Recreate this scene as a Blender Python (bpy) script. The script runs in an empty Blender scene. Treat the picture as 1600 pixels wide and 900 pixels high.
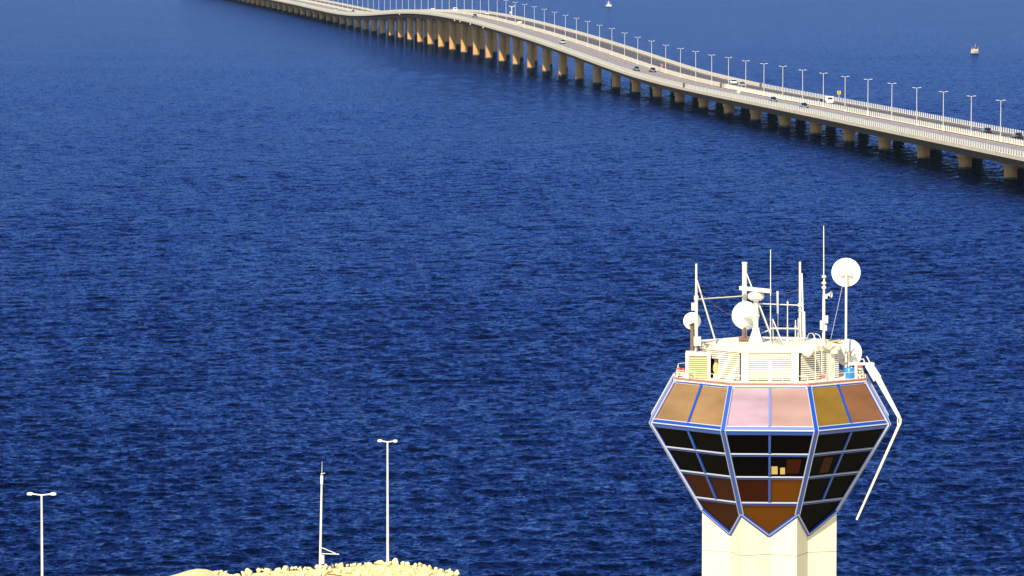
import bpy, math, random
from math import sin, cos, pi, sqrt, atan2, radians
from mathutils import Vector, Matrix
import numpy as np

random.seed(7)
sc = bpy.context.scene
col = sc.collection

# ------------------------------------------------------------------ camera
F_PX, HORIZON, CAM_H = 7500.0, -120.0, 62.0        # focal length and horizon row in 1600x900 photo pixels, eye height in metres
PITCH = math.atan((450 - HORIZON) / F_PX)
cam = bpy.data.cameras.new('camera')
cam.lens = 36.0 * F_PX / 1600.0
cam.clip_start, cam.clip_end = 1.0, 60000.0
cam_o = bpy.data.objects.new('camera', cam)
cam_o.location = (0, 0, CAM_H)
cam_o.rotation_euler = (pi / 2 - PITCH, 0, 0)
col.objects.link(cam_o)
sc.camera = cam_o

# ------------------------------------------------------------------ light
SUN_EL, SUN_AZ = radians(43), radians(180 + 20)     # azimuth clockwise from +Y: behind the camera, a little to the left
world = bpy.data.worlds.new('World')
sc.world = world
world.use_nodes = True
wn = world.node_tree
sky = wn.nodes.new('ShaderNodeTexSky')
sky.sky_type = 'NISHITA'
sky.sun_disc = False
sky.sun_elevation, sky.sun_rotation = SUN_EL, SUN_AZ
sky.air_density, sky.dust_density, sky.ozone_density = 1.0, 0.0, 3.0
bg = wn.nodes['Background']
bg.inputs['Strength'].default_value = 0.13
wn.links.new(sky.outputs['Color'], bg.inputs['Color'])
sun = bpy.data.lights.new('sun', 'SUN')
sun.energy, sun.angle, sun.color = 4.6, radians(0.5), (1.0, 0.91, 0.74)
sun_o = bpy.data.objects.new('sun', sun)
sd = Vector((sin(SUN_AZ) * cos(SUN_EL), cos(SUN_AZ) * cos(SUN_EL), sin(SUN_EL)))
sun_o.rotation_euler = sd.to_track_quat('Z', 'Y').to_euler()
sun_o.location = (0, 0, 300)
col.objects.link(sun_o)
sc.view_settings.view_transform = 'Standard'
sc.view_settings.look = 'None'
sc.view_settings.exposure = 0.62
sc.view_settings.gamma = 1.0

# ------------------------------------------------------------------ materials
def mat(name, base, rough=0.6, metal=0.0, spec=0.5, var=0.0, scale=1.0, stain=None, stain_amt=0.0, bump=0.0, bscale=8.0, stretch=(1, 1, 1)):
    m = bpy.data.materials.new(name)
    m.use_nodes = True
    nt = m.node_tree
    b = nt.nodes['Principled BSDF']
    b.inputs['Base Color'].default_value = (*base, 1)
    b.inputs['Roughness'].default_value = rough
    b.inputs['Metallic'].default_value = metal
    b.inputs['Specular IOR Level'].default_value = spec
    if var or stain or bump:
        tc = nt.nodes.new('ShaderNodeTexCoord')
        mp = nt.nodes.new('ShaderNodeMapping')
        mp.inputs['Scale'].default_value = stretch
        nt.links.new(tc.outputs['Object'], mp.inputs['Vector'])
    c = None
    if var:
        n = nt.nodes.new('ShaderNodeTexNoise')
        n.inputs['Scale'].default_value = scale
        n.inputs['Detail'].default_value = 4
        nt.links.new(mp.outputs[0], n.inputs['Vector'])
        r = nt.nodes.new('ShaderNodeValToRGB')
        r.color_ramp.elements[0].position, r.color_ramp.elements[1].position = 0.3, 0.7
        r.color_ramp.elements[0].color = (*[x * (1 - var) for x in base], 1)
        r.color_ramp.elements[1].color = (*[min(1, x * (1 + var * 0.6)) for x in base], 1)
        nt.links.new(n.outputs['Fac'], r.inputs['Fac'])
        c = r.outputs['Color']
    if stain:
        n2 = nt.nodes.new('ShaderNodeTexNoise')
        n2.inputs['Scale'].default_value = scale * 2.3
        n2.inputs['Detail'].default_value = 6
        nt.links.new(mp.outputs[0], n2.inputs['Vector'])
        r2 = nt.nodes.new('ShaderNodeValToRGB')
        r2.color_ramp.elements[0].position, r2.color_ramp.elements[1].position = 0.52, 0.72
        r2.color_ramp.elements[0].color = (0, 0, 0, 1)
        r2.color_ramp.elements[1].color = (stain_amt,) * 3 + (1,)
        nt.links.new(n2.outputs['Fac'], r2.inputs['Fac'])
        mx = nt.nodes.new('ShaderNodeMix')
        mx.data_type = 'RGBA'
        if c is None:
            mx.inputs[6].default_value = (*base, 1)
        else:
            nt.links.new(c, mx.inputs[6])
        mx.inputs[7].default_value = (*stain, 1)
        nt.links.new(r2.outputs['Color'], mx.inputs[0])
        c = mx.outputs[2]
    if c is not None:
        nt.links.new(c, b.inputs['Base Color'])
    if bump:
        n3 = nt.nodes.new('ShaderNodeTexNoise')
        n3.inputs['Scale'].default_value = bscale
        n3.inputs['Detail'].default_value = 4
        nt.links.new(tc.outputs['Object'], n3.inputs['Vector'])
        bp = nt.nodes.new('ShaderNodeBump')
        bp.inputs['Strength'].default_value = bump
        bp.inputs['Distance'].default_value = 0.05
        nt.links.new(n3.outputs['Fac'], bp.inputs['Height'])
        nt.links.new(bp.outputs[0], b.inputs['Normal'])
    return m

def sea_material():
    m = bpy.data.materials.new('sea_water')
    m.use_nodes = True
    nt = m.node_tree
    N, L = nt.nodes, nt.links
    N.remove(N['Principled BSDF'])
    out = N['Material Output']
    dif = N.new('ShaderNodeBsdfDiffuse')
    dif.inputs['Color'].default_value = (0.0003, 0.0018, 0.010, 1)
    glo = N.new('ShaderNodeBsdfGlossy')
    glo.inputs['Color'].default_value = (0.088, 0.168, 0.47, 1)
    glo.inputs['Roughness'].default_value = 0.08
    fre = N.new('ShaderNodeFresnel')
    fre.inputs['IOR'].default_value = 1.33
    fmin = N.new('ShaderNodeMath'); fmin.operation = 'MULTIPLY'
    fmin.inputs[1].default_value = 0.85
    L.new(fre.outputs[0], fmin.inputs[0])
    mix = N.new('ShaderNodeMixShader')
    L.new(fmin.outputs[0], mix.inputs[0])
    L.new(dif.outputs[0], mix.inputs[1]); L.new(glo.outputs[0], mix.inputs[2])
    L.new(mix.outputs[0], out.inputs['Surface'])
    tc = N.new('ShaderNodeTexCoord')
    def layer(scale, detail, rough, amp, stretch=(1, 1, 1), rot=0.0, dist=0.0):
        mp = N.new('ShaderNodeMapping')
        mp.inputs['Scale'].default_value = stretch
        mp.inputs['Rotation'].default_value = (0, 0, rot)
        L.new(tc.outputs['Object'], mp.inputs['Vector'])
        n = N.new('ShaderNodeTexNoise')
        n.inputs['Scale'].default_value = scale
        n.inputs['Detail'].default_value = detail
        n.inputs['Roughness'].default_value = rough
        n.inputs['Distortion'].default_value = dist
        L.new(mp.outputs[0], n.inputs['Vector'])
        s = N.new('ShaderNodeVectorMath'); s.operation = 'SUBTRACT'
        s.inputs[1].default_value = (0.5, 0.5, 0.5)
        L.new(n.outputs['Color'], s.inputs[0])
        k = N.new('ShaderNodeVectorMath'); k.operation = 'MULTIPLY'
        k.inputs[1].default_value = (amp, amp, 0)
        L.new(s.outputs[0], k.inputs[0])
        return k.outputs[0]
    a1 = layer(1.15, 4, 0.65, 1.25, (1.35, 0.9, 1), 0.12, 0.5)
    a2 = layer(0.45, 3, 0.6, 0.45, (1.2, 0.9, 1), -0.3)
    ad = N.new('ShaderNodeVectorMath'); ad.operation = 'ADD'
    L.new(a1, ad.inputs[0]); L.new(a2, ad.inputs[1])
    # gusts: calmer and rougher patches
    g = N.new('ShaderNodeTexNoise')
    g.inputs['Scale'].default_value = 0.012
    g.inputs['Detail'].default_value = 3
    L.new(tc.outputs['Object'], g.inputs['Vector'])
    gr = N.new('ShaderNodeMapRange')
    gr.inputs['From Min'].default_value, gr.inputs['From Max'].default_value = 0.3, 0.7
    gr.inputs['To Min'].default_value, gr.inputs['To Max'].default_value = 0.90, 1.10
    L.new(g.outputs['Fac'], gr.inputs['Value'])
    sc_ = N.new('ShaderNodeVectorMath'); sc_.operation = 'SCALE'
    L.new(ad.outputs[0], sc_.inputs[0]); L.new(gr.outputs[0], sc_.inputs['Scale'])
    up = N.new('ShaderNodeVectorMath'); up.operation = 'ADD'
    geo = N.new('ShaderNodeNewGeometry')
    L.new(geo.outputs['Normal'], up.inputs[1])
    L.new(sc_.outputs[0], up.inputs[0])
    nm = N.new('ShaderNodeVectorMath'); nm.operation = 'NORMALIZE'
    L.new(up.outputs[0], nm.inputs[0])
    for x in (dif, glo, fre):
        L.new(nm.outputs[0], x.inputs['Normal'])
    return m

def add_tide(m):
    nt = m.node_tree
    b = nt.nodes['Principled BSDF']
    src = b.inputs['Base Color'].links[0].from_socket
    geo = nt.nodes.new('ShaderNodeNewGeometry')
    sp = nt.nodes.new('ShaderNodeSeparateXYZ')
    nt.links.new(geo.outputs['Position'], sp.inputs[0])
    n = nt.nodes.new('ShaderNodeTexNoise')
    n.inputs['Scale'].default_value = 1.2
    nt.links.new(geo.outputs['Position'], n.inputs['Vector'])
    ma = nt.nodes.new('ShaderNodeMath'); ma.operation = 'MULTIPLY_ADD'
    ma.inputs[1].default_value = -1.1
    nt.links.new(n.outputs['Fac'], ma.inputs[0]); nt.links.new(sp.outputs['Z'], ma.inputs[2])
    mr = nt.nodes.new('ShaderNodeMapRange')
    mr.inputs['From Min'].default_value, mr.inputs['From Max'].default_value = -0.15, 0.25
    nt.links.new(ma.outputs[0], mr.inputs['Value'])
    mx = nt.nodes.new('ShaderNodeMix'); mx.data_type = 'RGBA'
    mx.inputs[6].default_value = (0.045, 0.045, 0.028, 1)
    nt.links.new(mr.outputs[0], mx.inputs[0]); nt.links.new(src, mx.inputs[7])
    nt.links.new(mx.outputs[2], b.inputs['Base Color'])
    return m

M = dict(
    sea=sea_material(),
    concrete=mat('pale_concrete', (0.62, 0.55, 0.44), 0.8, var=0.10, scale=0.25, stain=(0.40, 0.33, 0.25), stain_amt=0.5, stretch=(1, 1, 0.4)),
    pier=add_tide(mat('pier_concrete', (0.62, 0.31, 0.10), 0.85, var=0.12, scale=0.3, stain=(0.42, 0.19, 0.05), stain_amt=0.6, stretch=(1, 1, 0.25))),
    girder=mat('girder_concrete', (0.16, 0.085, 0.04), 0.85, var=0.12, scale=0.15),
    parapet=mat('parapet_concrete', (0.74, 0.65, 0.49), 0.8, var=0.10, scale=0.5),
    road_near=mat('worn_asphalt', (0.25, 0.205, 0.19), 0.85, var=0.15, scale=0.2),
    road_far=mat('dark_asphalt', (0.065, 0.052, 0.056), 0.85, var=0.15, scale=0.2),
    post=mat('whitewashed_post', (0.82, 0.77, 0.64), 0.7, var=0.06, scale=1),
    beam=mat('edge_beam_concrete', (0.66, 0.54, 0.37), 0.8, var=0.12, scale=0.4, stain=(0.42, 0.32, 0.2), stain_amt=0.5, stretch=(1, 1, 2)),
    line=mat('road_paint', (0.75, 0.74, 0.70), 0.7),
    steel=mat('galvanised_steel', (0.66, 0.64, 0.60), 0.5, var=0.05, scale=3),
    panel=mat('cream_panel', (0.68, 0.60, 0.43), 0.7, var=0.07, scale=0.8, stain=(0.66, 0.58, 0.44), stain_amt=0.5, stretch=(1, 1, 0.25)),
    joint=mat('dark_joint', (0.10, 0.08, 0.06), 0.9),
    cream=mat('cream_paint', (0.74, 0.66, 0.50), 0.6, var=0.06, scale=1.2, stain=(0.50, 0.40, 0.26), stain_amt=0.4, stretch=(1, 1, 0.3)),
    slat=mat('cream_louvre', (0.78, 0.70, 0.56), 0.6, var=0.05, scale=2),
    yslat=mat('yellowed_louvre', (0.55, 0.42, 0.17), 0.6, var=0.06, scale=2),
    dark=mat('dark_interior', (0.012, 0.010, 0.010), 0.9),
    brown=mat('rusty_brown', (0.17, 0.10, 0.06), 0.8, var=0.25, scale=6),
    galv=mat('weathered_lamp_paint', (0.56, 0.50, 0.42), 0.55, var=0.08, scale=2),
    blue=mat('blue_frame', (0.008, 0.055, 0.33), 0.35, var=0.06, scale=2),
    white=mat('white_paint', (0.67, 0.62, 0.51), 0.45, var=0.03, scale=2),
    dish=mat('dish_white', (0.80, 0.78, 0.72), 0.5, var=0.03, scale=1.5),
    trim=mat('silver_trim', (0.40, 0.42, 0.50), 0.4),
    red=mat('red_lens', (0.55, 0.08, 0.05), 0.35),
    redtrim=mat('faded_red_kerb', (0.36, 0.14, 0.12), 0.7, var=0.2, scale=2),
    barrel=mat('blue_plastic', (0.015, 0.20, 0.52), 0.4),
    paper=mat('yellow_paper', (0.46, 0.34, 0.10), 0.8),
    yellow=mat('yellow_sign', (0.80, 0.50, 0.03), 0.5),
    black=mat('black_paint', (0.015, 0.015, 0.015), 0.5),
    rubber=mat('tyre_rubber', (0.02, 0.02, 0.02), 0.8),
    sand=mat('sand', (0.68, 0.56, 0.25), 0.9, var=0.12, scale=0.15, bump=0.5, bscale=2.0),
    stone=mat('limestone', (0.68, 0.57, 0.28), 0.9, var=0.14, scale=0.9, stain=(0.40, 0.31, 0.18), stain_amt=0.5, bump=0.6, bscale=5),
    rust=mat('rust', (0.24, 0.08, 0.02), 0.85, var=0.2, scale=5),
    car_dark=mat('dark_car_paint', (0.015, 0.017, 0.022), 0.25),
    car_white=mat('white_car_paint', (0.78, 0.77, 0.75), 0.25),
    car_silver=mat('silver_car_paint', (0.42, 0.43, 0.45), 0.3, metal=0.5),
    car_glass=mat('car_glass', (0.01, 0.012, 0.016), 0.05),
    lamp_glass=mat('lamp_glass', (0.80, 0.74, 0.55), 0.3),
    boat=mat('boat_hull', (0.66, 0.52, 0.36), 0.5),
)

def glass(name, base, metal, rough=0.07, spec=0.5, wav=0.02, wscale=0.6, var=0.0):
    m = mat(name, base, rough, metal, spec, var=var, scale=0.55, stretch=(0.5, 0.5, 1.5))
    nt = m.node_tree
    tc = nt.nodes.new('ShaderNodeTexCoord')
    n = nt.nodes.new('ShaderNodeTexNoise')
    n.inputs['Scale'].default_value = wscale
    n.inputs['Detail'].default_value = 2
    nt.links.new(tc.outputs['Object'], n.inputs['Vector'])
    bp = nt.nodes.new('ShaderNodeBump')
    bp.inputs['Strength'].default_value = 1.0
    bp.inputs['Distance'].default_value = wav
    nt.links.new(n.outputs['Fac'], bp.inputs['Height'])
    nt.links.new(bp.outputs[0], nt.nodes['Principled BSDF'].inputs['Normal'])
    return m
G_BRONZE = glass('bronze_mirror_glass', (0.46, 0.25, 0.095), 0.5, 0.12, var=0.30)
G_COPPER = glass('copper_sky_tone_glass', (0.37, 0.145, 0.05), 0.5, 0.12, var=0.30)
G_PEACH = glass('peach_sky_tone_glass', (0.60, 0.345, 0.26), 0.45, 0.08, var=0.22)
G_ROSE = glass('rose_sky_tone_glass', (0.66, 0.42, 0.43), 0.45, 0.08, var=0.30)  # bronze glass, the pink of reflected sky put into its colour
G_OCHRE = glass('ochre_sky_tone_glass', (0.41, 0.21, 0.02), 0.5, 0.12, var=0.30)
G_BLACK = glass('dark_reflection_tone_glass', (0.0015, 0.001, 0.001), 0.0, 0.04, 0.015)
G_DARKBROWN = glass('dark_brown_reflection_and_patch_glass', (0.028, 0.005, 0.001), 0.0, 0.06, 0.05)
G_BROWN = glass('brown_reflection_tone_glass', (0.105, 0.033, 0.002), 0.0, 0.08, 0.06)

# ------------------------------------------------------------------ mesh helpers
class MB:
    def __init__(s):
        s.v, s.f = [], []
    def add(s, vs, fs):
        n = len(s.v)
        s.v += [tuple(p) for p in vs]
        s.f += [tuple(i + n for i in f) for f in fs]
        return s
    def hexa(s, a):            # 8 points: bottom ring then top ring
        return s.add(a, [(3, 2, 1, 0), (4, 5, 6, 7), (0, 1, 5, 4), (1, 2, 6, 5), (2, 3, 7, 6), (3, 0, 4, 7)])
    def box(s, c, d, rz=0.0):
        x, y, z = d[0] / 2, d[1] / 2, d[2] / 2
        ca, sa = cos(rz), sin(rz)
        pts = [(-x, -y, -z), (x, -y, -z), (x, y, -z), (-x, y, -z), (-x, -y, z), (x, -y, z), (x, y, z), (-x, y, z)]
        return s.hexa([(c[0] + p[0] * ca - p[1] * sa, c[1] + p[0] * sa + p[1] * ca, c[2] + p[2]) for p in pts])
    def beam(s, p, q, w, h, up=(0, 0, 1)):      # w across, h along up
        p, q, up = Vector(p), Vector(q), Vector(up)
        d = (q - p).normalized()
        sx = d.cross(up)
        if sx.length < 1e-5:
            sx = d.cross(Vector((1, 0, 0)))
        sx.normalize()
        u = sx.cross(d).normalized()
        a, b = sx * w / 2, u * h / 2
        return s.hexa([p - a - b, p + a - b, q + a - b, q - a - b, p - a + b, p + a + b, q + a + b, q - a + b])
    def tube(s, pts, r, n=8):
        pts = [Vector(p) for p in pts]
        rs = r if isinstance(r, (list, tuple)) else [r] * len(pts)
        vs, fs = [], []
        ref = None
        for i, p in enumerate(pts):
            d = (pts[min(i + 1, len(pts) - 1)] - pts[max(i - 1, 0)]).normalized()
            if ref is None:
                ref = d.cross(Vector((0, 0, 1)))
                if ref.length < 1e-3:
                    ref = Vector((1, 0, 0))
            ref = (ref - d * ref.dot(d)).normalized()
            b = d.cross(ref)
            for k in range(n):
                t = 2 * pi * k / n
                vs.append(p + (ref * cos(t) + b * sin(t)) * rs[i])
        m = len(pts)
        for i in range(m - 1):
            for k in range(n):
                k2 = (k + 1) % n
                fs.append((i * n + k, i * n + k2, (i + 1) * n + k2, (i + 1) * n + k))
        fs.append(tuple(range(n - 1, -1, -1)))
        fs.append(tuple((m - 1) * n + k for k in range(n)))
        return s.add(vs, fs)
    def lathe(s, prof, n=24, c=(0, 0, 0), axis=(0, 0, 1)):   # prof: (radius, height along axis)
        q = Vector((0, 0, 1)).rotation_difference(Vector(axis).normalized())
        c = Vector(c)
        vs, fs, rows = [], [], []
        for r, z in prof:
            if r < 1e-6:
                rows.append([len(vs)])
                vs.append(c + q @ Vector((0, 0, z)))
            else:
                rows.append(list(range(len(vs), len(vs) + n)))
                for k in range(n):
                    t = 2 * pi * k / n
                    vs.append(c + q @ Vector((r * cos(t), r * sin(t), z)))
        for A, B in zip(rows, rows[1:]):
            for k in range(n):
                k2 = (k + 1) % n
                if len(A) == 1 and len(B) > 1:
                    fs.append((A[0], B[k2], B[k]))
                elif len(B) == 1 and len(A) > 1:
                    fs.append((A[k], A[k2], B[0]))
                elif len(A) > 1:
                    fs.append((A[k], A[k2], B[k2], B[k]))
        if len(rows[0]) > 1:
            fs.append(tuple(reversed(rows[0])))
        if len(rows[-1]) > 1:
            fs.append(tuple(rows[-1]))
        return s.add(vs, fs)
    def prism(s, poly, off):
        poly = [Vector(p) for p in poly]
        off = Vector(off)
        n = len(poly)
        vs = poly + [p + off for p in poly]
        fs = [tuple(range(n)), tuple(range(2 * n - 1, n - 1, -1))]
        for k in range(n):
            k2 = (k + 1) % n
            fs.append((k2, k, n + k, n + k2))
        return s.add(vs, fs)
    def mesh(s, name, origin=(0, 0, 0)):
        me = bpy.data.meshes.new(name)
        o = origin
        me.from_pydata([(p[0] - o[0], p[1] - o[1], p[2] - o[2]) for p in s.v], [], s.f)
        me.validate()
        me.update()
        import bmesh
        bm = bmesh.new()
        bm.from_mesh(me)
        bmesh.ops.recalc_face_normals(bm, faces=bm.faces)
        bm.to_mesh(me)
        bm.free()
        me.polygons.foreach_set('use_smooth', [True] * len(me.polygons))
        me.set_sharp_from_angle(angle=radians(38))
        return me
    def build(s, name, m, parent=None, origin=(0, 0, 0)):
        me = s.mesh(name, origin)
        me.materials.append(m)
        o = bpy.data.objects.new(name, me)
        col.objects.link(o)
        if parent is not None:
            o.parent = parent
        return o

def tag(o, label, cat, group=None):
    o['label'], o['category'] = label, cat
    if group:
        o['group'] = group
    return o

def thing(name, label, cat, matrix, group=None):
    o = bpy.data.objects.new(name, None)
    o.empty_display_size = 0.5
    o.matrix_world = matrix
    col.objects.link(o)
    return tag(o, label, cat, group)

def copy_tree(src, matrix, label=None, group=None, paint=None):
    r = src.copy()
    col.objects.link(r)
    r.matrix_world = matrix
    if label:
        r['label'] = label
    if group:
        r['group'] = group
    for ch in src.children:
        c = ch.copy()
        col.objects.link(c)
        c.parent = r
        if paint and ch.name.split('.')[0] in ('body',):
            c.material_slots[0].link = 'OBJECT'
            c.material_slots[0].material = paint
        for g in ch.children:
            d = g.copy()
            col.objects.link(d)
            d.parent = c
    return r

# photo pixel -> world ray
CP, SP = cos(PITCH), sin(PITCH)
def ray(px, py):
    dx, uy = (px - 800) / F_PX, (450 - py) / F_PX
    return Vector((dx, CP + uy * SP, -SP + uy * CP))
CAM = Vector((0, 0, CAM_H))
def on_level(px, py, z):
    d = ray(px, py)
    return CAM + d * ((z - CAM_H) / d.z)
def at_depth(px, py, Y):
    d = ray(px, py)
    return CAM + d * (Y / d.y)

# ------------------------------------------------------------------ sea and island
def sea():
    """one sheet: open water out to the horizon, with real wind waves (world-space sum of travelling waves) over the nearer three kilometres"""
    rng = np.random.default_rng(4)
    ys = [425.0]
    while ys[-1] < 3000:
        ys.append(ys[-1] + max(0.42, 0.42 * (ys[-1] / 640.0) ** 1.45))
    ys = np.array(ys)
    tn = np.tan(np.linspace(-0.128, 0.128, 520))
    Y = np.repeat(ys[:, None], len(tn), 1)
    X = Y * tn[None, :]
    dyr = np.gradient(ys)[:, None]
    dxr = ys[:, None] * (tn[1] - tn[0])
    Z = np.zeros_like(X)
    DX = np.zeros_like(X)
    DY = np.zeros_like(X)
    gust = np.zeros_like(X)
    for k in range(7):
        a = rng.uniform(0, 2 * pi)
        kk = 2 * pi / rng.uniform(60, 260)
        gust += np.sin(kk * (X * cos(a) + Y * sin(a)) + rng.uniform(0, 6.28))
    gust = 1.0 + 0.08 * np.clip(gust, -2.5, 2.5)
    NW = 56
    for k in range(NW):
        lam = 1.2 * (10.0 / 1.2) ** ((k + rng.uniform(0, 1)) / NW)
        th = radians(105) + rng.normal(0, 0.85)
        kx, ky = 2 * pi / lam * cos(th), 2 * pi / lam * sin(th)
        slope = WAVE_SLOPE * sqrt(2.0 / NW) * (1.25 if 1.6 < lam < 4.5 else 0.75)
        amp = slope * lam / (2 * pi)
        smp = np.abs(kx) / (2 * pi) * dxr + np.abs(ky) / (2 * pi) * dyr        # samples per wave: fade what the grid cannot carry
        fade = np.clip((0.42 - smp) / 0.18, 0, 1)
        if fade.max() <= 0:
            continue
        ph = kx * X + ky * Y + rng.uniform(0, 6.28)
        c, sn = np.cos(ph), np.sin(ph)
        w = amp * gust * fade
        Z += w * c
        DX -= 0.9 * w * cos(th) * sn
        DY -= 0.9 * w * sin(th) * sn
    ny, nx = X.shape
    edge = np.minimum(np.minimum(np.arange(nx)[None, :], nx - 1 - np.arange(nx)[None, :]) / 6.0, np.minimum(np.arange(ny)[:, None] / 6.0, (ny - 1 - np.arange(ny)[:, None]) / 330.0))
    edge = np.clip(edge, 0, 1)
    V = np.stack([X + DX * edge, Y + DY * edge, Z * edge], -1).reshape(-1, 3)
    idx = np.arange(ny * nx).reshape(ny, nx)
    Q = np.stack([idx[:-1, :-1], idx[:-1, 1:], idx[1:, 1:], idx[1:, :-1]], -1).reshape(-1, 4)
    # flat water around the wave field
    R_ = 14000.0
    ya, yb, t = ys[0], ys[-1], tn[-1]
    ex = np.array([(-R_, -300, 0), (R_, -300, 0), (R_, ya, 0), (-R_, ya, 0), (-ya * t, ya, 0), (ya * t, ya, 0), (-R_, yb, 0), (R_, yb, 0), (-yb * t, yb, 0), (yb * t, yb, 0), (-R_, R_, 0), (R_, R_, 0)])
    b = len(V)
    eq = np.array([(0, 1, 2, 3), (3, 4, 8, 6), (5, 2, 7, 9), (6, 7, 11, 10)]) + b
    V = np.concatenate([V, ex])
    Q = np.concatenate([Q, eq]).astype(np.int32)
    me = bpy.data.meshes.new('sea')
    me.vertices.add(len(V))
    me.vertices.foreach_set('co', V.astype(np.float32).ravel())
    me.loops.add(Q.size)
    me.loops.foreach_set('vertex_index', Q.ravel())
    me.polygons.add(len(Q))
    me.polygons.foreach_set('loop_start', np.arange(0, Q.size, 4, dtype=np.int32))
    me.polygons.foreach_set('use_smooth', np.ones(len(Q), dtype=bool))
    me.update(calc_edges=True)
    me.materials.append(M['sea'])
    o = bpy.data.objects.new('sea', me)
    col.objects.link(o)
    o['kind'] = 'structure'
WAVE_SLOPE = 0.125
sea()

CREST = [(352, 903), (365, 899), (400, 893), (450, 890), (500, 887), (540, 884), (580, 881), (620, 880), (650, 882), (690, 891), (722, 898), (738, 904)]
BANK_Y = 440.0
CRX = [at_depth(x, y, BANK_Y) for x, y in CREST]
def crest_z(X):
    return float(np.interp(X, [p.x for p in CRX], [p.z for p in CRX], left=2.2, right=2.2))
def island_z(X, Y):
    shore = 434 + 2.5 * sin(X * 0.07) + 1.5 * sin(X * 0.19 + 1)
    z = 2.2 - max(0, (Y - shore)) * 0.45
    # promontory behind the rock bank
    t = max(0.0, 1 - abs(X + 15) / 14.0)
    if t > 0 and Y > 400:
        w = min(1, max(0, (Y - 405) / 28.0))
        top = crest_z(X) - 0.25
        zz = 2.2 + (top - 2.2) * w - max(0, Y - 441.5) * 0.7
        if crest_z(X) > 2.21:
            z = max(z, zz)
    # low sand spit
    sx = (X + 28.6) / 2.2
    if Y > 410:
        z = max(z, 2.2 + 1.10 * math.exp(-sx * sx * 0.9) * math.exp(-((Y - 433) / 7.0) ** 2) - max(0, Y - 436) * 0.35)
    return max(z, -2.0)
def island():
    xs = list(np.arange(-300, -60, 20.0)) + list(np.arange(-60, 30, 0.8)) + list(np.arange(30, 301, 15.0))
    ys = list(np.arange(-200, 400, 20.0)) + list(np.arange(400, 452, 1.0))
    vs = [(x, y, island_z(x, y)) for y in ys for x in xs]
    nx = len(xs)
    fs = [(j * nx + i, j * nx + i + 1, (j + 1) * nx + i + 1, (j + 1) * nx + i) for j in range(len(ys) - 1) for i in range(nx - 1)]
    o = MB().add(vs, fs).build('island_ground', M['sand'])
    o['kind'] = 'structure'
island()

def rock_bank():
    base = Vector((-15, BANK_Y, 1.5))
    t = thing('rock_embankment', 'pale rubble stone bank on the island shore below the tall lamp post', 'embankment', Matrix.Translation(base))
    rnd = random.Random(3)
    variants = []
    for k in range(8):
        import bmesh
        bm = bmesh.new()
        bmesh.ops.create_icosphere(bm, subdivisions=2, radius=0.5)
        ax = [Vector((rnd.gauss(0, 1), rnd.gauss(0, 1), rnd.gauss(0, 1))).normalized() for _ in range(9)]
        cut = [rnd.uniform(0.20, 0.36) for _ in ax]
        for v in bm.verts:                       # broken flat faces
            for a, c in zip(ax, cut):
                d = v.co.dot(a)
                if d > c:
                    v.co -= a * (d - c)
            v.co *= rnd.uniform(0.98, 1.02)
        me = bpy.data.meshes.new('stone')
        bm.to_mesh(me)
        bm.free()
        me.materials.append(M['stone'])
        variants.append(me)
    n = 0
    for row in range(5):
        X = CRX[0].x - 0.5
        while X < CRX[-2].x - 0.2 and n < 296:
            sz = rnd.choice((0.32, 0.42, 0.55, 0.7, 0.95)) * rnd.uniform(0.85, 1.15)
            Y = BANK_Y + 1.0 - row * 1.7 + rnd.uniform(-0.6, 0.6)
            z = island_z(X, Y) + 0.04 * sz if row else crest_z(X) - 0.20 * sz
            o = bpy.data.objects.new('stone', rnd.choice(variants))
            col.objects.link(o)
            o.parent = t
            o.location = Vector((X, Y, z)) - base
            o.rotation_euler = (rnd.uniform(0, 6.28), rnd.uniform(0, 6.28), rnd.uniform(0, 6.28))
            o.scale = (sz * rnd.uniform(0.9, 1.3), sz * rnd.uniform(0.8, 1.2), sz * rnd.uniform(0.6, 0.9))
            X += sz * rnd.uniform(0.62, 0.9)
            n += 1
rock_bank()

for (pts, label) in (
    ([(504, 908), (507, 900), (512, 895), (520, 892)], 'bent rusty rod sticking out of the stone bank by the stay mast'),
    ([(512, 897), (522, 898), (534, 900)], 'rusty rod lying flat on the stone bank beside the bent one'),
    ([(668, 905), (671, 899), (675, 896)], 'short rusty rod on the right part of the stone bank')):
    P = [at_depth(x, y, BANK_Y - 7) for x, y in pts]
    tag(MB().tube(P, 0.06, 6).build('rusty_rod', M['rust']), label, 'rod', 'rusty rods on the stone bank')

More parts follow.
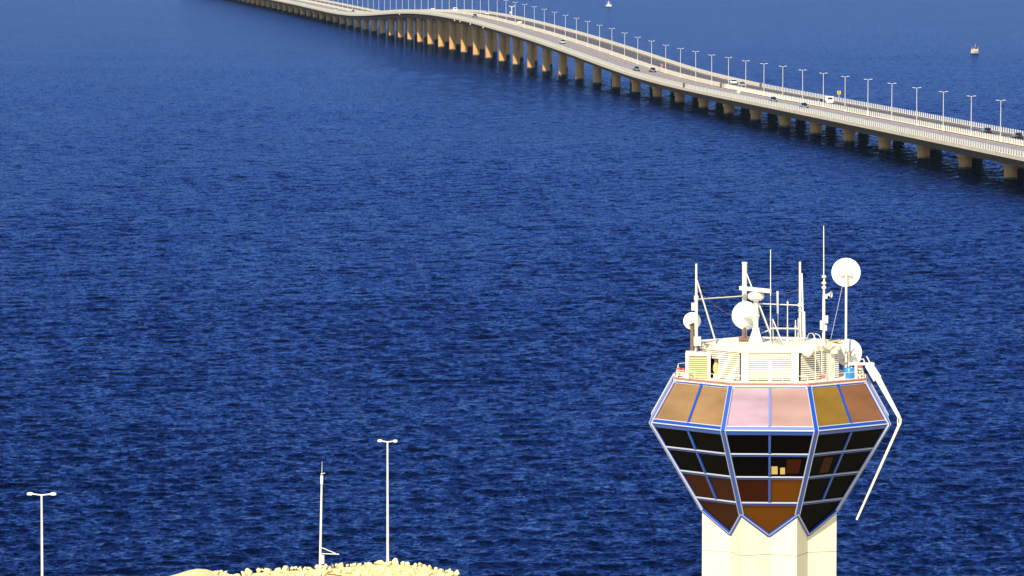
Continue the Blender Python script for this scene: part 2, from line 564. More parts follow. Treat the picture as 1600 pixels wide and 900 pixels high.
# ------------------------------------------------------------------ island lamps and mast
def island_lamp(px, top_y, Y, head, yaw, label, low):
    top = at_depth(px, top_y, Y)
    base = Vector((top.x, Y, low))
    h = top.z - low
    t = thing('lamp_post', label, 'lamp post', Matrix.Translation(base) @ Matrix.Rotation(yaw, 4, 'Z'), 'lamp posts on the island')
    MB().tube([(0, 0, -0.3), (0, 0, h * 0.5), (0, 0, h + 0.08)], [0.13, 0.105, 0.08], 10).build('pole', M['white'], t)
    MB().lathe([(0.24, 0), (0.24, 0.12), (0.15, 0.2)], 12).build('base_flange', M['steel'], t)
    MB().tube([(-head * 0.55, 0, h + 0.10), (0, 0, h + 0.02), (head * 0.55, 0, h + 0.10)], 0.055, 8).build('arm', M['white'], t)
    for sgn in (-1, 1):
        c = sgn * head * 0.78
        L, W = head * 0.46, 0.34
        m = MB()
        pr = [(-L / 2, 0.05), (-L * 0.30, 0.15), (L * 0.2, 0.17), (L / 2, 0.12)]
        ring = []
        for x, r in pr:
            ring.append([(c + sgn * x, -r, h + 0.06), (c + sgn * x, r, h + 0.06), (c + sgn * x, r * 0.8, h + 0.10 + r * 0.9), (c + sgn * x, -r * 0.8, h + 0.10 + r * 0.9)])
        vs = [p for q in ring for p in q]
        fs = []
        for i in range(3):
            for k in range(4):
                fs.append((i * 4 + k, i * 4 + (k + 1) % 4, i * 4 + 4 + (k + 1) % 4, i * 4 + 4 + k))
        fs += [(0, 1, 2, 3), (12, 13, 14, 15)]
        hd = m.add(vs, fs).build('lamp_head', M['white'], t)
        MB().box((c + sgn * L * 0.08, 0, h + 0.035), (L * 0.62, 0.24, 0.05)).build('lamp_lens', M['lamp_glass'], hd)
island_lamp(605.5, 691, 441.0, 0.92, radians(-14), 'tall white twin-headed lamp post rising from the stone bank', crest_z(at_depth(605.5, 691, 441).x) - 0.2)
island_lamp(65, 774, 396.0, 1.2, radians(-4), 'white twin-headed lamp post cut off by the bottom left corner', 2.2)

def stay_mast():
    Y = 439.0
    top = at_depth(503, 735, Y)
    base = Vector((at_depth(500, 887, Y).x, Y, crest_z(top.x) - 0.4))
    h = top.z - base.z
    lean = top.x - base.x
    t = thing('antenna_mast', 'slim whitish mast with a side bracket standing on the stone bank', 'mast', Matrix.Translation(base))
    q = lambda f: (lean * f, 0, h * f)
    MB().tube([q(0), q(0.5), q(0.87)], [0.12, 0.10, 0.085], 8).build('pole', M['white'], t)
    MB().tube([q(0.865), q(0.95)], 0.13, 8).build('top_cylinder', M['steel'], t)
    MB().tube([q(0.95), q(1.09)], [0.03, 0.012], 6).build('spike', M['steel'], t)
    m = MB()
    m.beam((lean * 0.97 - 0.12, 0, h * 0.965), (lean * 0.97 + 0.28, 0, h * 0.975), 0.05, 0.05)
    m.build('crossbar', M['steel'], t)
    p = lambda x, y: tuple(at_depth(x, y, Y) - base)
    MB().tube([p(501, 855), p(525, 865)], 0.045, 6).build('stay', M['white'], t)
    MB().tube([p(501, 865), p(530, 866)], 0.045, 6).build('stay', M['white'], t)
    MB().box(tuple(Vector(p(504, 874))), (0.3, 0.3, 0.8)).build('junction_box', M['cream'], t)
stay_mast()

# ------------------------------------------------------------------ causeway
S0, S1 = -200.0, 3400.0
_s = np.linspace(S0, S1, 36001)
_x0, _y0, _h, _k, _k2 = 121.057, 1164.245, -0.12751, 5.0753e-06, -2.14889e-09
_a = _h + _k * _s + _k2 * _s * _s
_ds = _s[1] - _s[0]
_i0 = int(np.argmin(abs(_s)))
_X = np.cumsum(np.sin(_a)) * _ds
_X += _x0 - _X[_i0]
_Y = np.cumsum(np.cos(_a)) * _ds
_Y += _y0 - _Y[_i0]
_zp = np.array([(-400, 6.4), (0, 6.4), (250, 6.25), (400, 6.0), (480, 6.1), (567, 6.75), (643, 8.35), (716, 10.2), (800, 12.0), (883, 13.6), (1015, 15.4), (1100, 16.3), (1200, 16.6), (1290, 16.1), (1377, 14.8), (1472, 12.5), (1573, 9.7), (1683, 7.5), (1800, 6.7), (1900, 6.9), (2100, 7.3), (2400, 7.2), (3800, 7.2)])
_zs = np.interp(_s, _zp[:, 0], _zp[:, 1])
_g = np.exp(-0.5 * (np.arange(-1200, 1201) * _ds / 38.0) ** 2)
_g /= _g.sum()
_zs = np.convolve(np.pad(_zs, 1200, mode='edge'), _g, mode='valid')
def road(s, o, dz=0.0):
    """point at distance s along the causeway, o metres right of the near deck's axis, dz above the deck edge's underside"""
    a = float(np.interp(s, _s, _a))
    return Vector((float(np.interp(s, _s, _X)) + o * cos(a), float(np.interp(s, _s, _Y)) - o * sin(a), float(np.interp(s, _s, _zs)) + dz))
def heading(s):
    return float(np.interp(s, _s, _a))
def sweep(mb, section, s0, s1, step):
    n = max(1, int(math.ceil((s1 - s0) / step - 1e-6)))
    vs, fs = [], []
    m = len(section)
    for i in range(n + 1):
        s = s0 + (s1 - s0) * i / n
        for o, dz in section:
            vs.append(road(s, o, dz))
    for i in range(n):
        for k in range(m):
            k2 = (k + 1) % m
            fs.append((i * m + k, i * m + k2, (i + 1) * m + k2, (i + 1) * m + k))
    fs.append(tuple(range(m)))
    fs.append(tuple(n * m + k for k in range(m)))
    mb.add(vs, fs)
    return mb

ROAD_Z = 0.75
SPAN = 50.0
CHANGE_S = 455.0          # solid parapet beyond, post parapet on this side

def viaduct(label, c, lo, hi, road_mat, road_lo, road_hi):
    t = thing('viaduct', label, 'bridge', Matrix.Translation(road(0, c, 0).xy.to_3d()), 'twin viaducts of the causeway')
    org = tuple(t.location)
    # box girder spans with cantilevered deck
    sec = [(c + lo, 0.0), (c + lo, 0.95), (c + lo + 0.45, 0.95), (c + lo + 0.45, ROAD_Z - 0.02), (c + hi - 0.45, ROAD_Z - 0.02), (c + hi - 0.45, 0.95),
           (c + hi, 0.95), (c + hi, 0.0), (c + 3.3, -0.55), (c + 2.7, -2.35), (c - 2.7, -2.35), (c - 3.3, -0.55)]
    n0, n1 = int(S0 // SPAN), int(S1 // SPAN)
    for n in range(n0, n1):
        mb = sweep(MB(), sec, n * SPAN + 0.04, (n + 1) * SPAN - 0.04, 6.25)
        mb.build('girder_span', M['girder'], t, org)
    for e0, e1 in ((lo - 0.06, lo + 0.40), (hi - 0.40, hi + 0.06)):
        sweep(MB(), [(c + e0, -0.04), (c + e0, 0.962), (c + e1, 0.962), (c + e1, 0.3)], S0 + 2, S1 - 60, 6.25).build('edge_beam', M['beam'], t, org)
    # piers
    for n in range(n0 + 1, n1):
        p = road(n * SPAN, c, -2.35)
        h = p.z
        pr = [(1.62, -3.0), (1.62, h - 1.75), (1.66, h - 1.55), (1.95, h - 1.2), (2.0, h + 0.04)]
        mb = MB().lathe(pr, 28, (p.x, p.y, 0))
        mb.build('pier', M['pier'], t, org)
    # carriageway sheet
    n = int((S1 - S0 - 60) / 10)
    vs = []
    for i in range(n + 1):
        s = S0 + 5 + i * 10
        vs += [road(s, c + road_lo, ROAD_Z), road(s, c + road_hi, ROAD_Z)]
    fs = [(2 * i, 2 * i + 1, 2 * i + 3, 2 * i + 2) for i in range(n)]
    o = MB().add(vs, fs).build('carriageway', road_mat, t, org)
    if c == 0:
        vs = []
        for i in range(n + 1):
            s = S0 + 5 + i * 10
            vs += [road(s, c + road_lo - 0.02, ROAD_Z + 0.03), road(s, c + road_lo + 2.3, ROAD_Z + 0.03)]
        MB().add(vs, fs).build('parapet_shade_strip', M['road_far'], t, org)  # parapet's shade on the road edge, put in as a dark sheet
    mb = MB()
    for off in ((road_lo + 2.6 if c == 0 else road_lo + 0.5), road_hi - 0.5):
        for i in range(n):
            s = S0 + 5 + i * 10
            mb.add([road(s, c + off - 0.07, ROAD_Z + 0.02), road(s, c + off + 0.07, ROAD_Z + 0.02), road(s + 10, c + off + 0.07, ROAD_Z + 0.02), road(s + 10, c + off - 0.07, ROAD_Z + 0.02)], [(0, 1, 2, 3)])
    for off in (-1.55, 1.75):
        s = S0 + 5
        while s < 2600:
            mb.add([road(s, c + off - 0.07, ROAD_Z + 0.02), road(s, c + off + 0.07, ROAD_Z + 0.02), road(s + 3, c + off + 0.07, ROAD_Z + 0.02), road(s + 3, c + off - 0.07, ROAD_Z + 0.02)], [(0, 1, 2, 3)])
            s += 12
    g = mb.build('lane_marking', M['line'], o, org)
    g['kind'] = 'stuff'
    # parapets: concrete posts with gaps on the low part, solid wall over the hump
    for side in (lo + 0.2, hi - 0.2):
        w = sweep(MB(), [(c + side - 0.12, 0.955), (c + side - 0.12, 2.15), (c + side + 0.12, 2.15), (c + side + 0.12, 0.955)], CHANGE_S, S1 - 60, 10)
        w.build('parapet_wall', M['parapet'], t, org)
        mb = MB()
        s = S0 + 5
        while s < CHANGE_S - 1.5:
            sweep(mb, [(c + side - 0.03, 0.96), (c + side - 0.03, 2.2), (c + side + 0.03, 2.2), (c + side + 0.03, 0.96)], s, s + 1.22, 5)
            s += 2.7
        g = mb.build('parapet_post', M['post'], t, org)
        g['kind'] = 'stuff'
        sweep(MB(), [(c + side - 0.35, 0.955), (c + side - 0.35, 2.35), (c + side + 0.35, 2.35), (c + side + 0.35, 0.955)], CHANGE_S - 2.6, CHANGE_S - 0.02, 5).build('end_pillar', M['brown'], t, org)
    return t
NEAR = viaduct('near left-hand viaduct of the causeway with a pale worn carriageway', 0.0, -6.15, 6.9, M['road_near'], -5.6, 6.3)
FAR = viaduct('far viaduct of the causeway with darker asphalt, behind the lamp posts', 14.3, -6.7, 6.15, M['road_far'], -6.1, 5.6)

# navigation lights under the hump
for px, py in ((709, 29), (716, 34), (735, 36.5), (754, 40.5), (626, 27.6)):
    s = {709: 1135, 716: 1112, 735: 1070, 754: 1020, 626: 1395}[px]
    p = road(s, -6.3, -0.55)
    MB().lathe([(0.0, -0.35), (0.28, -0.2), (0.32, 0.1), (0.12, 0.4), (0.0, 0.42)], 12, tuple(p)).build('navigation_light', M['white'], NEAR, tuple(NEAR.location))

# lamp posts along the median
def causeway_lamp():
    t = thing('street_lamp', 'white T-shaped lamp post on the median of the causeway, first from the right edge', 'street lamp', Matrix.Identity(4), 'lamp posts along the causeway median')
    H = 10.2
    MB().tube([(0, 0, 0), (0, 0, H * 0.5), (0, 0, H)], [0.125, 0.10, 0.08], 8).build('pole', M['galv'], t)
    MB().box((0, 0, 0.2), (0.5, 0.5, 0.5)).build('base_block', M['parapet'], t)
    MB().beam((-0.8, 0, H - 0.02), (0.8, 0, H - 0.02), 0.10, 0.09).build('arm', M['galv'], t)
    for sg in (-1, 1):
        m = MB()
        m.hexa([(sg * 0.50, -0.14, H + 0.02), (sg * 1.22, -0.15, H + 0.03), (sg * 1.22, 0.15, H + 0.03), (sg * 0.50, 0.14, H + 0.02),
                (sg * 0.55, -0.09, H + 0.14), (sg * 1.18, -0.12, H + 0.17), (sg * 1.18, 0.12, H + 0.17), (sg * 0.55, 0.09, H + 0.14)])
        m.build('lamp_head', M['galv'], t)
    return t
LAMP = causeway_lamp()
lamp_s = [39.4 + 33.35 * i for i in range(0, 68)]
_ones = 'first second third fourth fifth sixth seventh eighth ninth tenth eleventh twelfth thirteenth fourteenth fifteenth sixteenth seventeenth eighteenth nineteenth'.split()
_tens = {2: 'twent', 3: 'thirt', 4: 'fort', 5: 'fift', 6: 'sixt'}
def ordinal(n):
    if n < 20:
        return _ones[n - 1]
    return _tens[n // 10] + ('ieth' if n % 10 == 0 else 'y-' + _ones[n % 10 - 1])
rl = random.Random(11)
first = True
for i, s in enumerate(lamp_s):
    p = road(s, 6.62, 0.955)
    mtx = Matrix.Translation(p) @ Matrix.Rotation(-heading(s) + rl.uniform(-0.03, 0.03), 4, 'Z') @ Matrix.Rotation(rl.uniform(-0.006, 0.006), 4, 'Y')
    sc_z = 1.0 + rl.uniform(-0.012, 0.012)
    mtx = mtx @ Matrix.Diagonal((1, 1, sc_z, 1))
    if first:
        LAMP.matrix_world = mtx
        first = False
    else:
        copy_tree(LAMP, mtx, 'white T-shaped lamp post on the median of the causeway, %s from the right edge' % ordinal(i + 1))

# short Y-armed lamp and small signs
def sign_post(s, o, z, h, plate, pm, label, cat, dark=None):
    p = road(s, o, z)
    t = thing('road_sign', label, cat, Matrix.Translation(p) @ Matrix.Rotation(-heading(s), 4, 'Z'), None)
    MB().tube([(0, 0, 0), (0, 0, h)], 0.09, 6).build('post', M['steel'], t)
    w, hh = plate
    b = MB().box((0, -0.12, h - hh * 0.3), (w, 0.10, hh)).build('plate', pm, t)
    if dark:
        MB().box((0, -0.18, h - hh * 0.3 + 0.12), (w * 0.36, 0.03, hh * 0.42)).build('symbol', M['black'], b)
        MB().box((0, -0.18, h - hh * 0.3 - 0.32), (w * 0.16, 0.03, hh * 0.16)).build('symbol', M['black'], b)
    return t
sign_post(318, 14.3 + 5.95, 2.05, 2.0, (1.05, 1.05), M['yellow'], 'square yellow road sign with a black symbol on the far parapet', 'road sign', True)
sign_post(990, 6.5, 1.9, 1.2, (2.0, 0.7), M['white'], 'small white plate on a post beside the upper slope of the near carriageway', 'road sign')
sign_post(348, -5.95, 2.05, 1.2, (1.1, 0.6), M['white'], 'small white plate on a post on the near parapet left of the dark car', 'road sign')
sign_post(581, 6.5, 1.9, 2.0, (0.9, 0.9), M['redtrim'], 'small faded red sign on the median where the slope begins', 'road sign')

def y_lamp():
    s = 1128
    p = road(s, 14.3 + 5.95, 2.0)
    t = thing('street_lamp', 'short Y-armed white lamp post near the crest, lower than its neighbours', 'street lamp', Matrix.Translation(p) @ Matrix.Rotation(-heading(s), 4, 'Z'))
    MB().tube([(0, 0, 0), (0, 0, 4.3)], [0.26, 0.2], 8).build('pole', M['white'], t)
    for sg in (-1, 1):
        MB().tube([(0, 0, 3.6), (sg * 0.7, 0, 4.2), (sg * 1.5, 0, 4.45)], 0.15, 8).build('arm', M['white'], t)
    MB().box((-0.6, -0.2, 1.3), (0.9, 0.3, 0.9)).build('sign_plate', M['white'], t)
y_lamp()

# ------------------------------------------------------------------ cars
def make_car(paint):
    t = thing('parked_car', '', 'car', Matrix.Identity(4))
    t.name = 'car'
    # hull: lofted sections along y (front at -y)
    secs = [(-2.2, 0.62, 0.35, 0.62), (-2.1, 0.82, 0.28, 0.74), (-1.2, 0.88, 0.24, 0.88), (0.0, 0.90, 0.24, 0.92), (1.3, 0.88, 0.24, 0.95), (2.05, 0.82, 0.28, 0.92), (2.2, 0.70, 0.38, 0.80)]
    vs, fs = [], []
    for y, w, z0, z1 in secs:
        vs += [(-w, y, z0), (w, y, z0), (w, y, z0 + (z1 - z0) * 0.7), (w * 0.9, y, z1), (-w * 0.9, y, z1), (-w, y, z0 + (z1 - z0) * 0.7)]
    for i in range(len(secs) - 1):
        for k in range(6):
            k2 = (k + 1) % 6
            fs.append((i * 6 + k, i * 6 + k2, i * 6 + 6 + k2, i * 6 + 6 + k))
    fs += [tuple(range(6)), tuple(36 + k for k in range(6))]
    m = MB().add(vs, fs)
    m.hexa([(-0.66, -0.25, 1.36), (0.66, -0.25, 1.36), (0.66, 1.0, 1.38), (-0.66, 1.0, 1.38), (-0.60, -0.15, 1.45), (0.60, -0.15, 1.45), (0.60, 0.9, 1.46), (-0.60, 0.9, 1.46)])
    m.build('body', paint, t)
    g = MB().hexa([(-0.80, -1.05, 0.90), (0.80, -1.05, 0.90), (0.80, 1.75, 0.94), (-0.80, 1.75, 0.94), (-0.65, -0.28, 1.37), (0.65, -0.28, 1.37), (0.65, 1.02, 1.39), (-0.65, 1.02, 1.39)])
    g.build('window', M['car_glass'], t)
    for sx in (-1, 1):
        for y in (-1.4, 1.35):
            MB().lathe([(0.20, -0.1), (0.32, -0.1), (0.32, 0.1), (0.20, 0.1)], 12, (sx * 0.80, y, 0.32), (1, 0, 0)).build('wheel', M['rubber'], t)
        MB().box((sx * 0.55, -2.14, 0.66), (0.32, 0.12, 0.13)).build('headlight', M['lamp_glass'], t)
        MB().box((sx * 0.60, 2.16, 0.78), (0.30, 0.10, 0.12)).build('tail_light', M['red'], t)
    MB().box((0, -2.19, 0.45), (0.5, 0.06, 0.12)).build('number_plate', M['white'], t)
    return t
def make_van():
    t = thing('van', '', 'van', Matrix.Identity(4))
    secs = [(-2.5, 0.75, 0.4, 0.95), (-2.35, 0.92, 0.3, 1.10), (-1.7, 0.95, 0.28, 1.2), (-0.9, 0.95, 0.28, 2.0), (2.3, 0.95, 0.28, 2.05), (2.5, 0.90, 0.35, 1.95)]
    vs, fs = [], []
    for y, w, z0, z1 in secs:
        vs += [(-w, y, z0), (w, y, z0), (w, y, z0 + (z1 - z0) * 0.6), (w * 0.86, y, z1), (-w * 0.86, y, z1), (-w, y, z0 + (z1 - z0) * 0.6)]
    for i in range(len(secs) - 1):
        for k in range(6):
            k2 = (k + 1) % 6
            fs.append((i * 6 + k, i * 6 + k2, i * 6 + 6 + k2, i * 6 + 6 + k))
    fs += [tuple(range(6)), tuple(30 + k for k in range(6))]
    MB().add(vs, fs).build('body', M['car_white'], t)
    MB().hexa([(-0.80, -1.72, 1.22), (0.80, -1.72, 1.22), (0.78, -1.65, 1.22), (-0.78, -1.65, 1.22), (-0.72, -1.02, 1.92), (0.72, -1.02, 1.92), (0.7, -0.95, 1.9), (-0.7, -0.95, 1.9)]).build('windscreen', M['car_glass'], t)
    for sx in (-1, 1):
        MB().box((sx * 0.93, -0.2, 1.50), (0.06, 1.0, 0.42)).build('window', M['car_glass'], t)
        for y in (-1.6, 1.5):
            MB().lathe([(0.20, -0.1), (0.36, -0.1), (0.36, 0.1), (0.20, 0.1)], 12, (sx * 0.86, y, 0.36), (1, 0, 0)).build('wheel', M['rubber'], t)
    MB().box((0, 2.5, 1.5), (1.3, 0.06, 0.5)).build('rear_window', M['car_glass'], t)
    return t
CAR = make_car(M['car_dark'])
VAN = make_van()
first_use = {'car': True, 'van': True}
def place(kind, s, o, label, group, paint=None):
    away = o > 8          # far carriageway drives away from the camera
    p = road(s, o, ROAD_Z + 0.01)
    mtx = Matrix.Translation(p) @ Matrix.Rotation(-heading(s) + (pi if away else 0), 4, 'Z')
    src = CAR if kind == 'car' else VAN
    if first_use[kind]:
        first_use[kind] = False
        src.matrix_world = mtx @ Matrix.Scale(1.13, 4)
        src['label'], src['group'] = label, group
        return
    copy_tree(src, mtx @ Matrix.Scale(1.13, 4), label, group, paint)
GN, GF = 'cars on the near carriageway', 'vehicles on the far carriageway'
place('car', 270, 0.2, 'dark saloon car with pale headlights, lowest one on the near carriageway', GN)
place('car', 321.7, 0.3, 'dark car just behind the lowest one on the near carriageway', GN, M['car_dark'])
place('car', 596, -0.6, 'dark car on the near side of a close pair on the slope', GN, M['car_dark'])
place('car', 586.8, 4.0, 'dark car nearest the median in a close pair on the slope', GN, M['car_dark'])
place('car', 808, 1.1, 'silver car alone halfway up the near carriageway slope', GN, M['car_silver'])
place('car', 1141, 4.1, 'black car alone just below the crest of the near carriageway', GN, M['car_dark'])
place('car', 1774, 3.9, 'small dark car in the far dip of the near carriageway', GN, M['car_dark'])
place('car', 1844, -0.2, 'pale car rounding the far dip ahead of a small dark one', GN, M['car_silver'])
place('car', 2057, -3.2, 'white car farthest up the near carriageway by the top edge', GN, M['car_white'])
place('van', 305.9, 14.6, 'white van on the far carriageway beside the yellow sign', GF)
place('car', 300.8, 11.4, 'dark car half hidden by a lamp post next to the white van', GF, M['car_dark'])
place('car', 483.5, 15.9, 'white car leading another white one past the foot of the slope', GF, M['car_white'])
place('car', 462, 15.0, 'silver car following a white one past the foot of the slope', GF, M['car_silver'])
place('car', 89.3, 14.4, 'dark car on the far carriageway left of the last lamp post', GF, M['car_dark'])
place('car', 58.6, 15.5, 'dark car on the far carriageway right of the last lamp post, at the right edge', GF, M['car_dark'])
place('car', 1823, 10.8, 'dark car at the far end beyond the crest on the far carriageway', GF, M['car_dark'])
place('car', 2102, 10.8, 'dark car farthest away on the far carriageway by the top edge', GF, M['car_dark'])
for kind, s_, lab in (('car', 1600, 'white car leftmost of the four seen over the crest'), ('van', 1452, 'white van second from the left of the four seen over the crest'),
                     ('van', 1345, 'white van third from the left of the four seen over the crest'), ('car', 1205, 'white car at the right end of the four seen over the crest')):
    place(kind, s_, 17.6, lab, GF, M['car_white'])

# ------------------------------------------------------------------ boats
def small_boat(px, py, label, kind):
    p = on_level(px, py, 0)
    t = thing('motor_boat', label, 'boat', Matrix.Translation(p) @ Matrix.Rotation(radians(25 if kind else -35), 4, 'Z'), 'boats on the open sea')
    L, W = (3.4, 3.0) if kind else (4.6, 1.9)
    vs, fs = [], []
    secs = [(-L / 2, 0.95, 0.0), (0, 1.0, 0.0), (L * 0.3, 0.8, 0.1), (L / 2, 0.12, 0.35)]
    for x, w, dz in secs:
        w *= W / 2
        vs += [(x, -w * 0.75, -0.3), (x, w * 0.75, -0.3), (x, w, 1.15 + dz), (x, -w, 1.15 + dz)]
    for i in range(3):
        for k in range(4):
            fs.append((i * 4 + k, i * 4 + (k + 1) % 4, i * 4 + 4 + (k + 1) % 4, i * 4 + 4 + k))
    fs += [(0, 1, 2, 3), (12, 13, 14, 15)]
    MB().add(vs, fs).build('hull', M['boat'] if kind else M['white'], t)
    if kind:
        c = MB().box((-0.3, 0, 1.75), (2.4, 2.5, 1.2)).build('cabin', M['boat'], t)
        MB().box((-0.3, 0, 2.95), (2.9, 2.9, 0.22)).build('roof', M['brown'], t)
        MB().box((-0.3, -1.26, 2.3), (1.7, 0.05, 0.4)).build('window', M['dark'], c)
        MB().box((-1.51, 0, 2.3), (0.05, 1.8, 0.4)).build('window', M['dark'], c)
        m = MB()
        for sx in (-1.45, 0.85):
            for sy in (-1.25, 1.25):
                m.box((sx, sy, 2.6), (0.12, 0.12, 0.6))
        m.build('post', M['white'], t)
        MB().tube([(0, 0, 3.0), (0, 0, 4.2)], 0.05, 6).build('mast', M['white'], t)
    else:
        MB().hexa([(-1.2, -0.7, 1.15), (0.7, -0.7, 1.15), (0.7, 0.7, 1.15), (-1.2, 0.7, 1.15), (-1.0, -0.6, 2.2), (0.2, -0.6, 2.2), (0.2, 0.6, 2.2), (-1.0, 0.6, 2.2)]).build('cabin', M['white'], t)
        MB().tube([(-0.4, 0, 2.2), (-0.4, 0, 4.4)], [0.22, 0.15], 8).build('mast', M['white'], t)
        MB().tube([(-0.4, 0, 2.3), (-0.6, -2.2, 3.4)], 0.16, 6).build('outrigger', M['white'], t)
        MB().tube([(-0.4, 0, 2.3), (-0.2, 2.2, 3.3)], 0.16, 6).build('outrigger', M['white'], t)
small_boat(1524, 83, 'small beige boat with a roofed cabin, alone at the upper right', True)
small_boat(951.5, 10, 'tiny white boat with mast and outriggers near the top edge', False)

# ------------------------------------------------------------------ control tower
TY = 273.0
TX = (1202.5 - 800) / F_PX * (TY * CP + 30 * SP)
BRG = atan2(TX, TY)
TM = Matrix.Translation((TX, TY, 0)) @ Matrix.Rotation(-BRG, 4, 'Z')
TMI = TM.inverted()
CAM_L = TMI @ CAM
def at(px, py, ly):
    d = TMI.to_3x3() @ ray(px, py)
    return CAM_L + d * ((ly - CAM_L.y) / d.y)

GROUND = 2.2
tower = thing('control_tower', 'cream control tower with a blue-framed octagonal glass cabin and louvred roof house', 'tower', TM)

class Ring:
    def __init__(s, w, W, z):
        s.w, s.W, s.z = w, W, z
    def pts(s):      # octagon, counter-clockwise from above, starting with the front face's left corner
        w, W, z = s.w, s.W, s.z
        return [Vector(p) for p in ((-w, -W, z), (w, -W, z), (W, -w, z), (W, w, z), (w, W, z), (-w, W, z), (-W, w, z), (-W, -w, z))]
R_TOP = Ring(2.17, 5.42, at(1202, 604, -5.42).z)
R_SILL = Ring(2.58, 6.72, at(1202, 674, -6.72).z)
R_BOT = Ring(1.56, 3.82, at(1202, 804, -3.82).z)
Z_DECK = R_TOP.z + 0.06
GROOVE = 0.72

def bil(a, b, c, d, u, v):        # a,b top left/right; d,c bottom left/right
    return (a * (1 - u) + b * u) * (1 - v) + (d * (1 - u) + c * u) * v

def pane(poly, n, m, parent, thick=0.03, inset=0.0, tilt=0.0):
    mb = MB().prism([p - n * 0.02 for p in poly], -n * thick)
    return mb.build('glass_pane', m, parent)

top, sill, bot = R_TOP.pts(), R_SILL.pts(), R_BOT.pts()
UP = Vector((0, 0, 1))
UPMAT = {0: (G_ROSE, G_PEACH), 7: (G_BRONZE, G_BRONZE), 1: (G_OCHRE, G_COPPER)}  # the sky each pane reflects is put into its colour
LOWMAT = {0: ((G_BLACK, G_BLACK), (G_BLACK, G_BLACK), (G_DARKBROWN, G_BROWN), (G_BROWN,)),  # reflected ground and dark water put into the row colours
          7: ((G_BLACK, G_BLACK), (G_BLACK, G_BLACK), (G_DARKBROWN, G_DARKBROWN), (G_DARKBROWN,)),
          1: ((G_BLACK, G_BLACK), (G_BLACK, G_BLACK), (G_BLACK, G_BLACK), (G_BLACK,))}
rp = random.Random(5)
tips = []
for i in range(8):
    j = (i + 1) % 8
    # ---- upper, outward leaning glazing
    a, b, c, d = top[i], top[j], sill[j], sill[i]
    n = (b - a).cross(a - d).normalized()
    mid = (a + b + c + d) / 4
    if n.dot(Vector((mid.x, mid.y, 0))) < 0:
        n = -n
    fr = bpy.data.objects.new('upper_window', None)
    col.objects.link(fr)
    fr.parent = tower
    um = UPMAT.get(i, (G_BRONZE, G_BRONZE))
    for k in range(2):
        u0, u1 = (0.02, 0.495) if k == 0 else (0.505, 0.98)
        q = [bil(a, b, c, d, u0, 0.03), bil(a, b, c, d, u1, 0.03), bil(a, b, c, d, u1, 0.96), bil(a, b, c, d, u0, 0.96)]
        pane(q, n, um[k], fr)
    MB().beam(bil(a, b, c, d, 0.5, 0.0), bil(a, b, c, d, 0.5, 0.97), 0.13, 0.12, n).build('mullion', M['blue'], fr)
    m = MB().beam(bil(a, b, c, d, 0.04, 0.015), bil(a, b, c, d, 0.96, 0.015), 0.13, 0.10, n)
    m.build('transom', M['blue'], fr)
    MB().beam(bil(a, b, c, d, 0.0, 0.962), bil(a, b, c, d, 1.0, 0.962), 0.20, 0.13, n).build('sill_rail', M['blue'], fr)
    MB().beam(bil(a, b, c, d, 0.01, 0.905) + n * 0.03, bil(a, b, c, d, 0.99, 0.905) + n * 0.03, 0.05, 0.06, n).build('sill_trim', M['trim'], fr)
    MB().beam(bil(a, b, c, d, 0.01, 0.995) + n * 0.05, bil(a, b, c, d, 0.99, 0.995) + n * 0.05, 0.06, 0.06, n).build('sill_trim', M['trim'], fr)
    # ---- lower, inward leaning glazing
    a, b, c, d = sill[i], sill[j], bot[j], bot[i]
    n2 = (b - a).cross(a - d).normalized()
    if n2.dot(Vector((mid.x, mid.y, 0))) < 0:
        n2 = -n2
    lw = bpy.data.objects.new('lower_window', None)
    col.objects.link(lw)
    lw.parent = tower
    slope = (bil(a, b, c, d, 0.5, 1) - bil(a, b, c, d, 0.5, 0)).normalized()
    hor = Vector((mid.x, mid.y, 0)).normalized()
    tip = bil(a, b, c, d, 0.5, 1) + slope * (GROOVE / abs(slope.dot(hor)))
    tips.append(tip)
    rows = [0.035, 0.27, 0.545, 0.855]
    lm = LOWMAT.get(i, ((G_BLACK, G_BLACK), (G_BLACK, G_BLACK), (G_DARKBROWN, G_DARKBROWN), (G_BROWN,)))
    for r in range(3):
        for k in range(2):
            u0, u1 = (0.03, 0.49) if k == 0 else (0.51, 0.97)
            q = [bil(a, b, c, d, u0, rows[r] + 0.01), bil(a, b, c, d, u1, rows[r] + 0.01), bil(a, b, c, d, u1, rows[r + 1] - 0.01), bil(a, b, c, d, u0, rows[r + 1] - 0.01)]
            pane(q, n2, lm[r][k], lw)
    q = [bil(a, b, c, d, 0.04, 0.865), bil(a, b, c, d, 0.96, 0.865), bil(a, b, c, d, 0.965, 0.985), tip - slope * 0.10, bil(a, b, c, d, 0.035, 0.985)]
    pane(q, n2, lm[3][0], lw)
    for r in (1, 2, 3):
        MB().beam(bil(a, b, c, d, 0.02, rows[r]) + n2 * 0.02, bil(a, b, c, d, 0.98, rows[r]) + n2 * 0.02, 0.045, 0.09, n2).build('transom', M['trim'], lw)
        MB().beam(bil(a, b, c, d, 0.02, rows[r] + 0.022), bil(a, b, c, d, 0.98, rows[r] + 0.022), 0.05, 0.10, n2).build('transom_gasket', M['blue'], lw)
    for r in range(3):
        MB().beam(bil(a, b, c, d, 0.5, rows[r] + (0.01 if r == 0 else 0.015)), bil(a, b, c, d, 0.5, rows[r + 1] - 0.012), 0.13, 0.14, n2).build('mullion', M['blue'], lw)
    MB().beam(bil(a, b, c, d, 0.0, 0.022), bil(a, b, c, d, 1.0, 0.022), 0.19, 0.10, n2).build('head_rail', M['blue'], lw)
    e0, e1 = bil(a, b, c, d, 0.0, 1.0), bil(a, b, c, d, 1.0, 1.0)
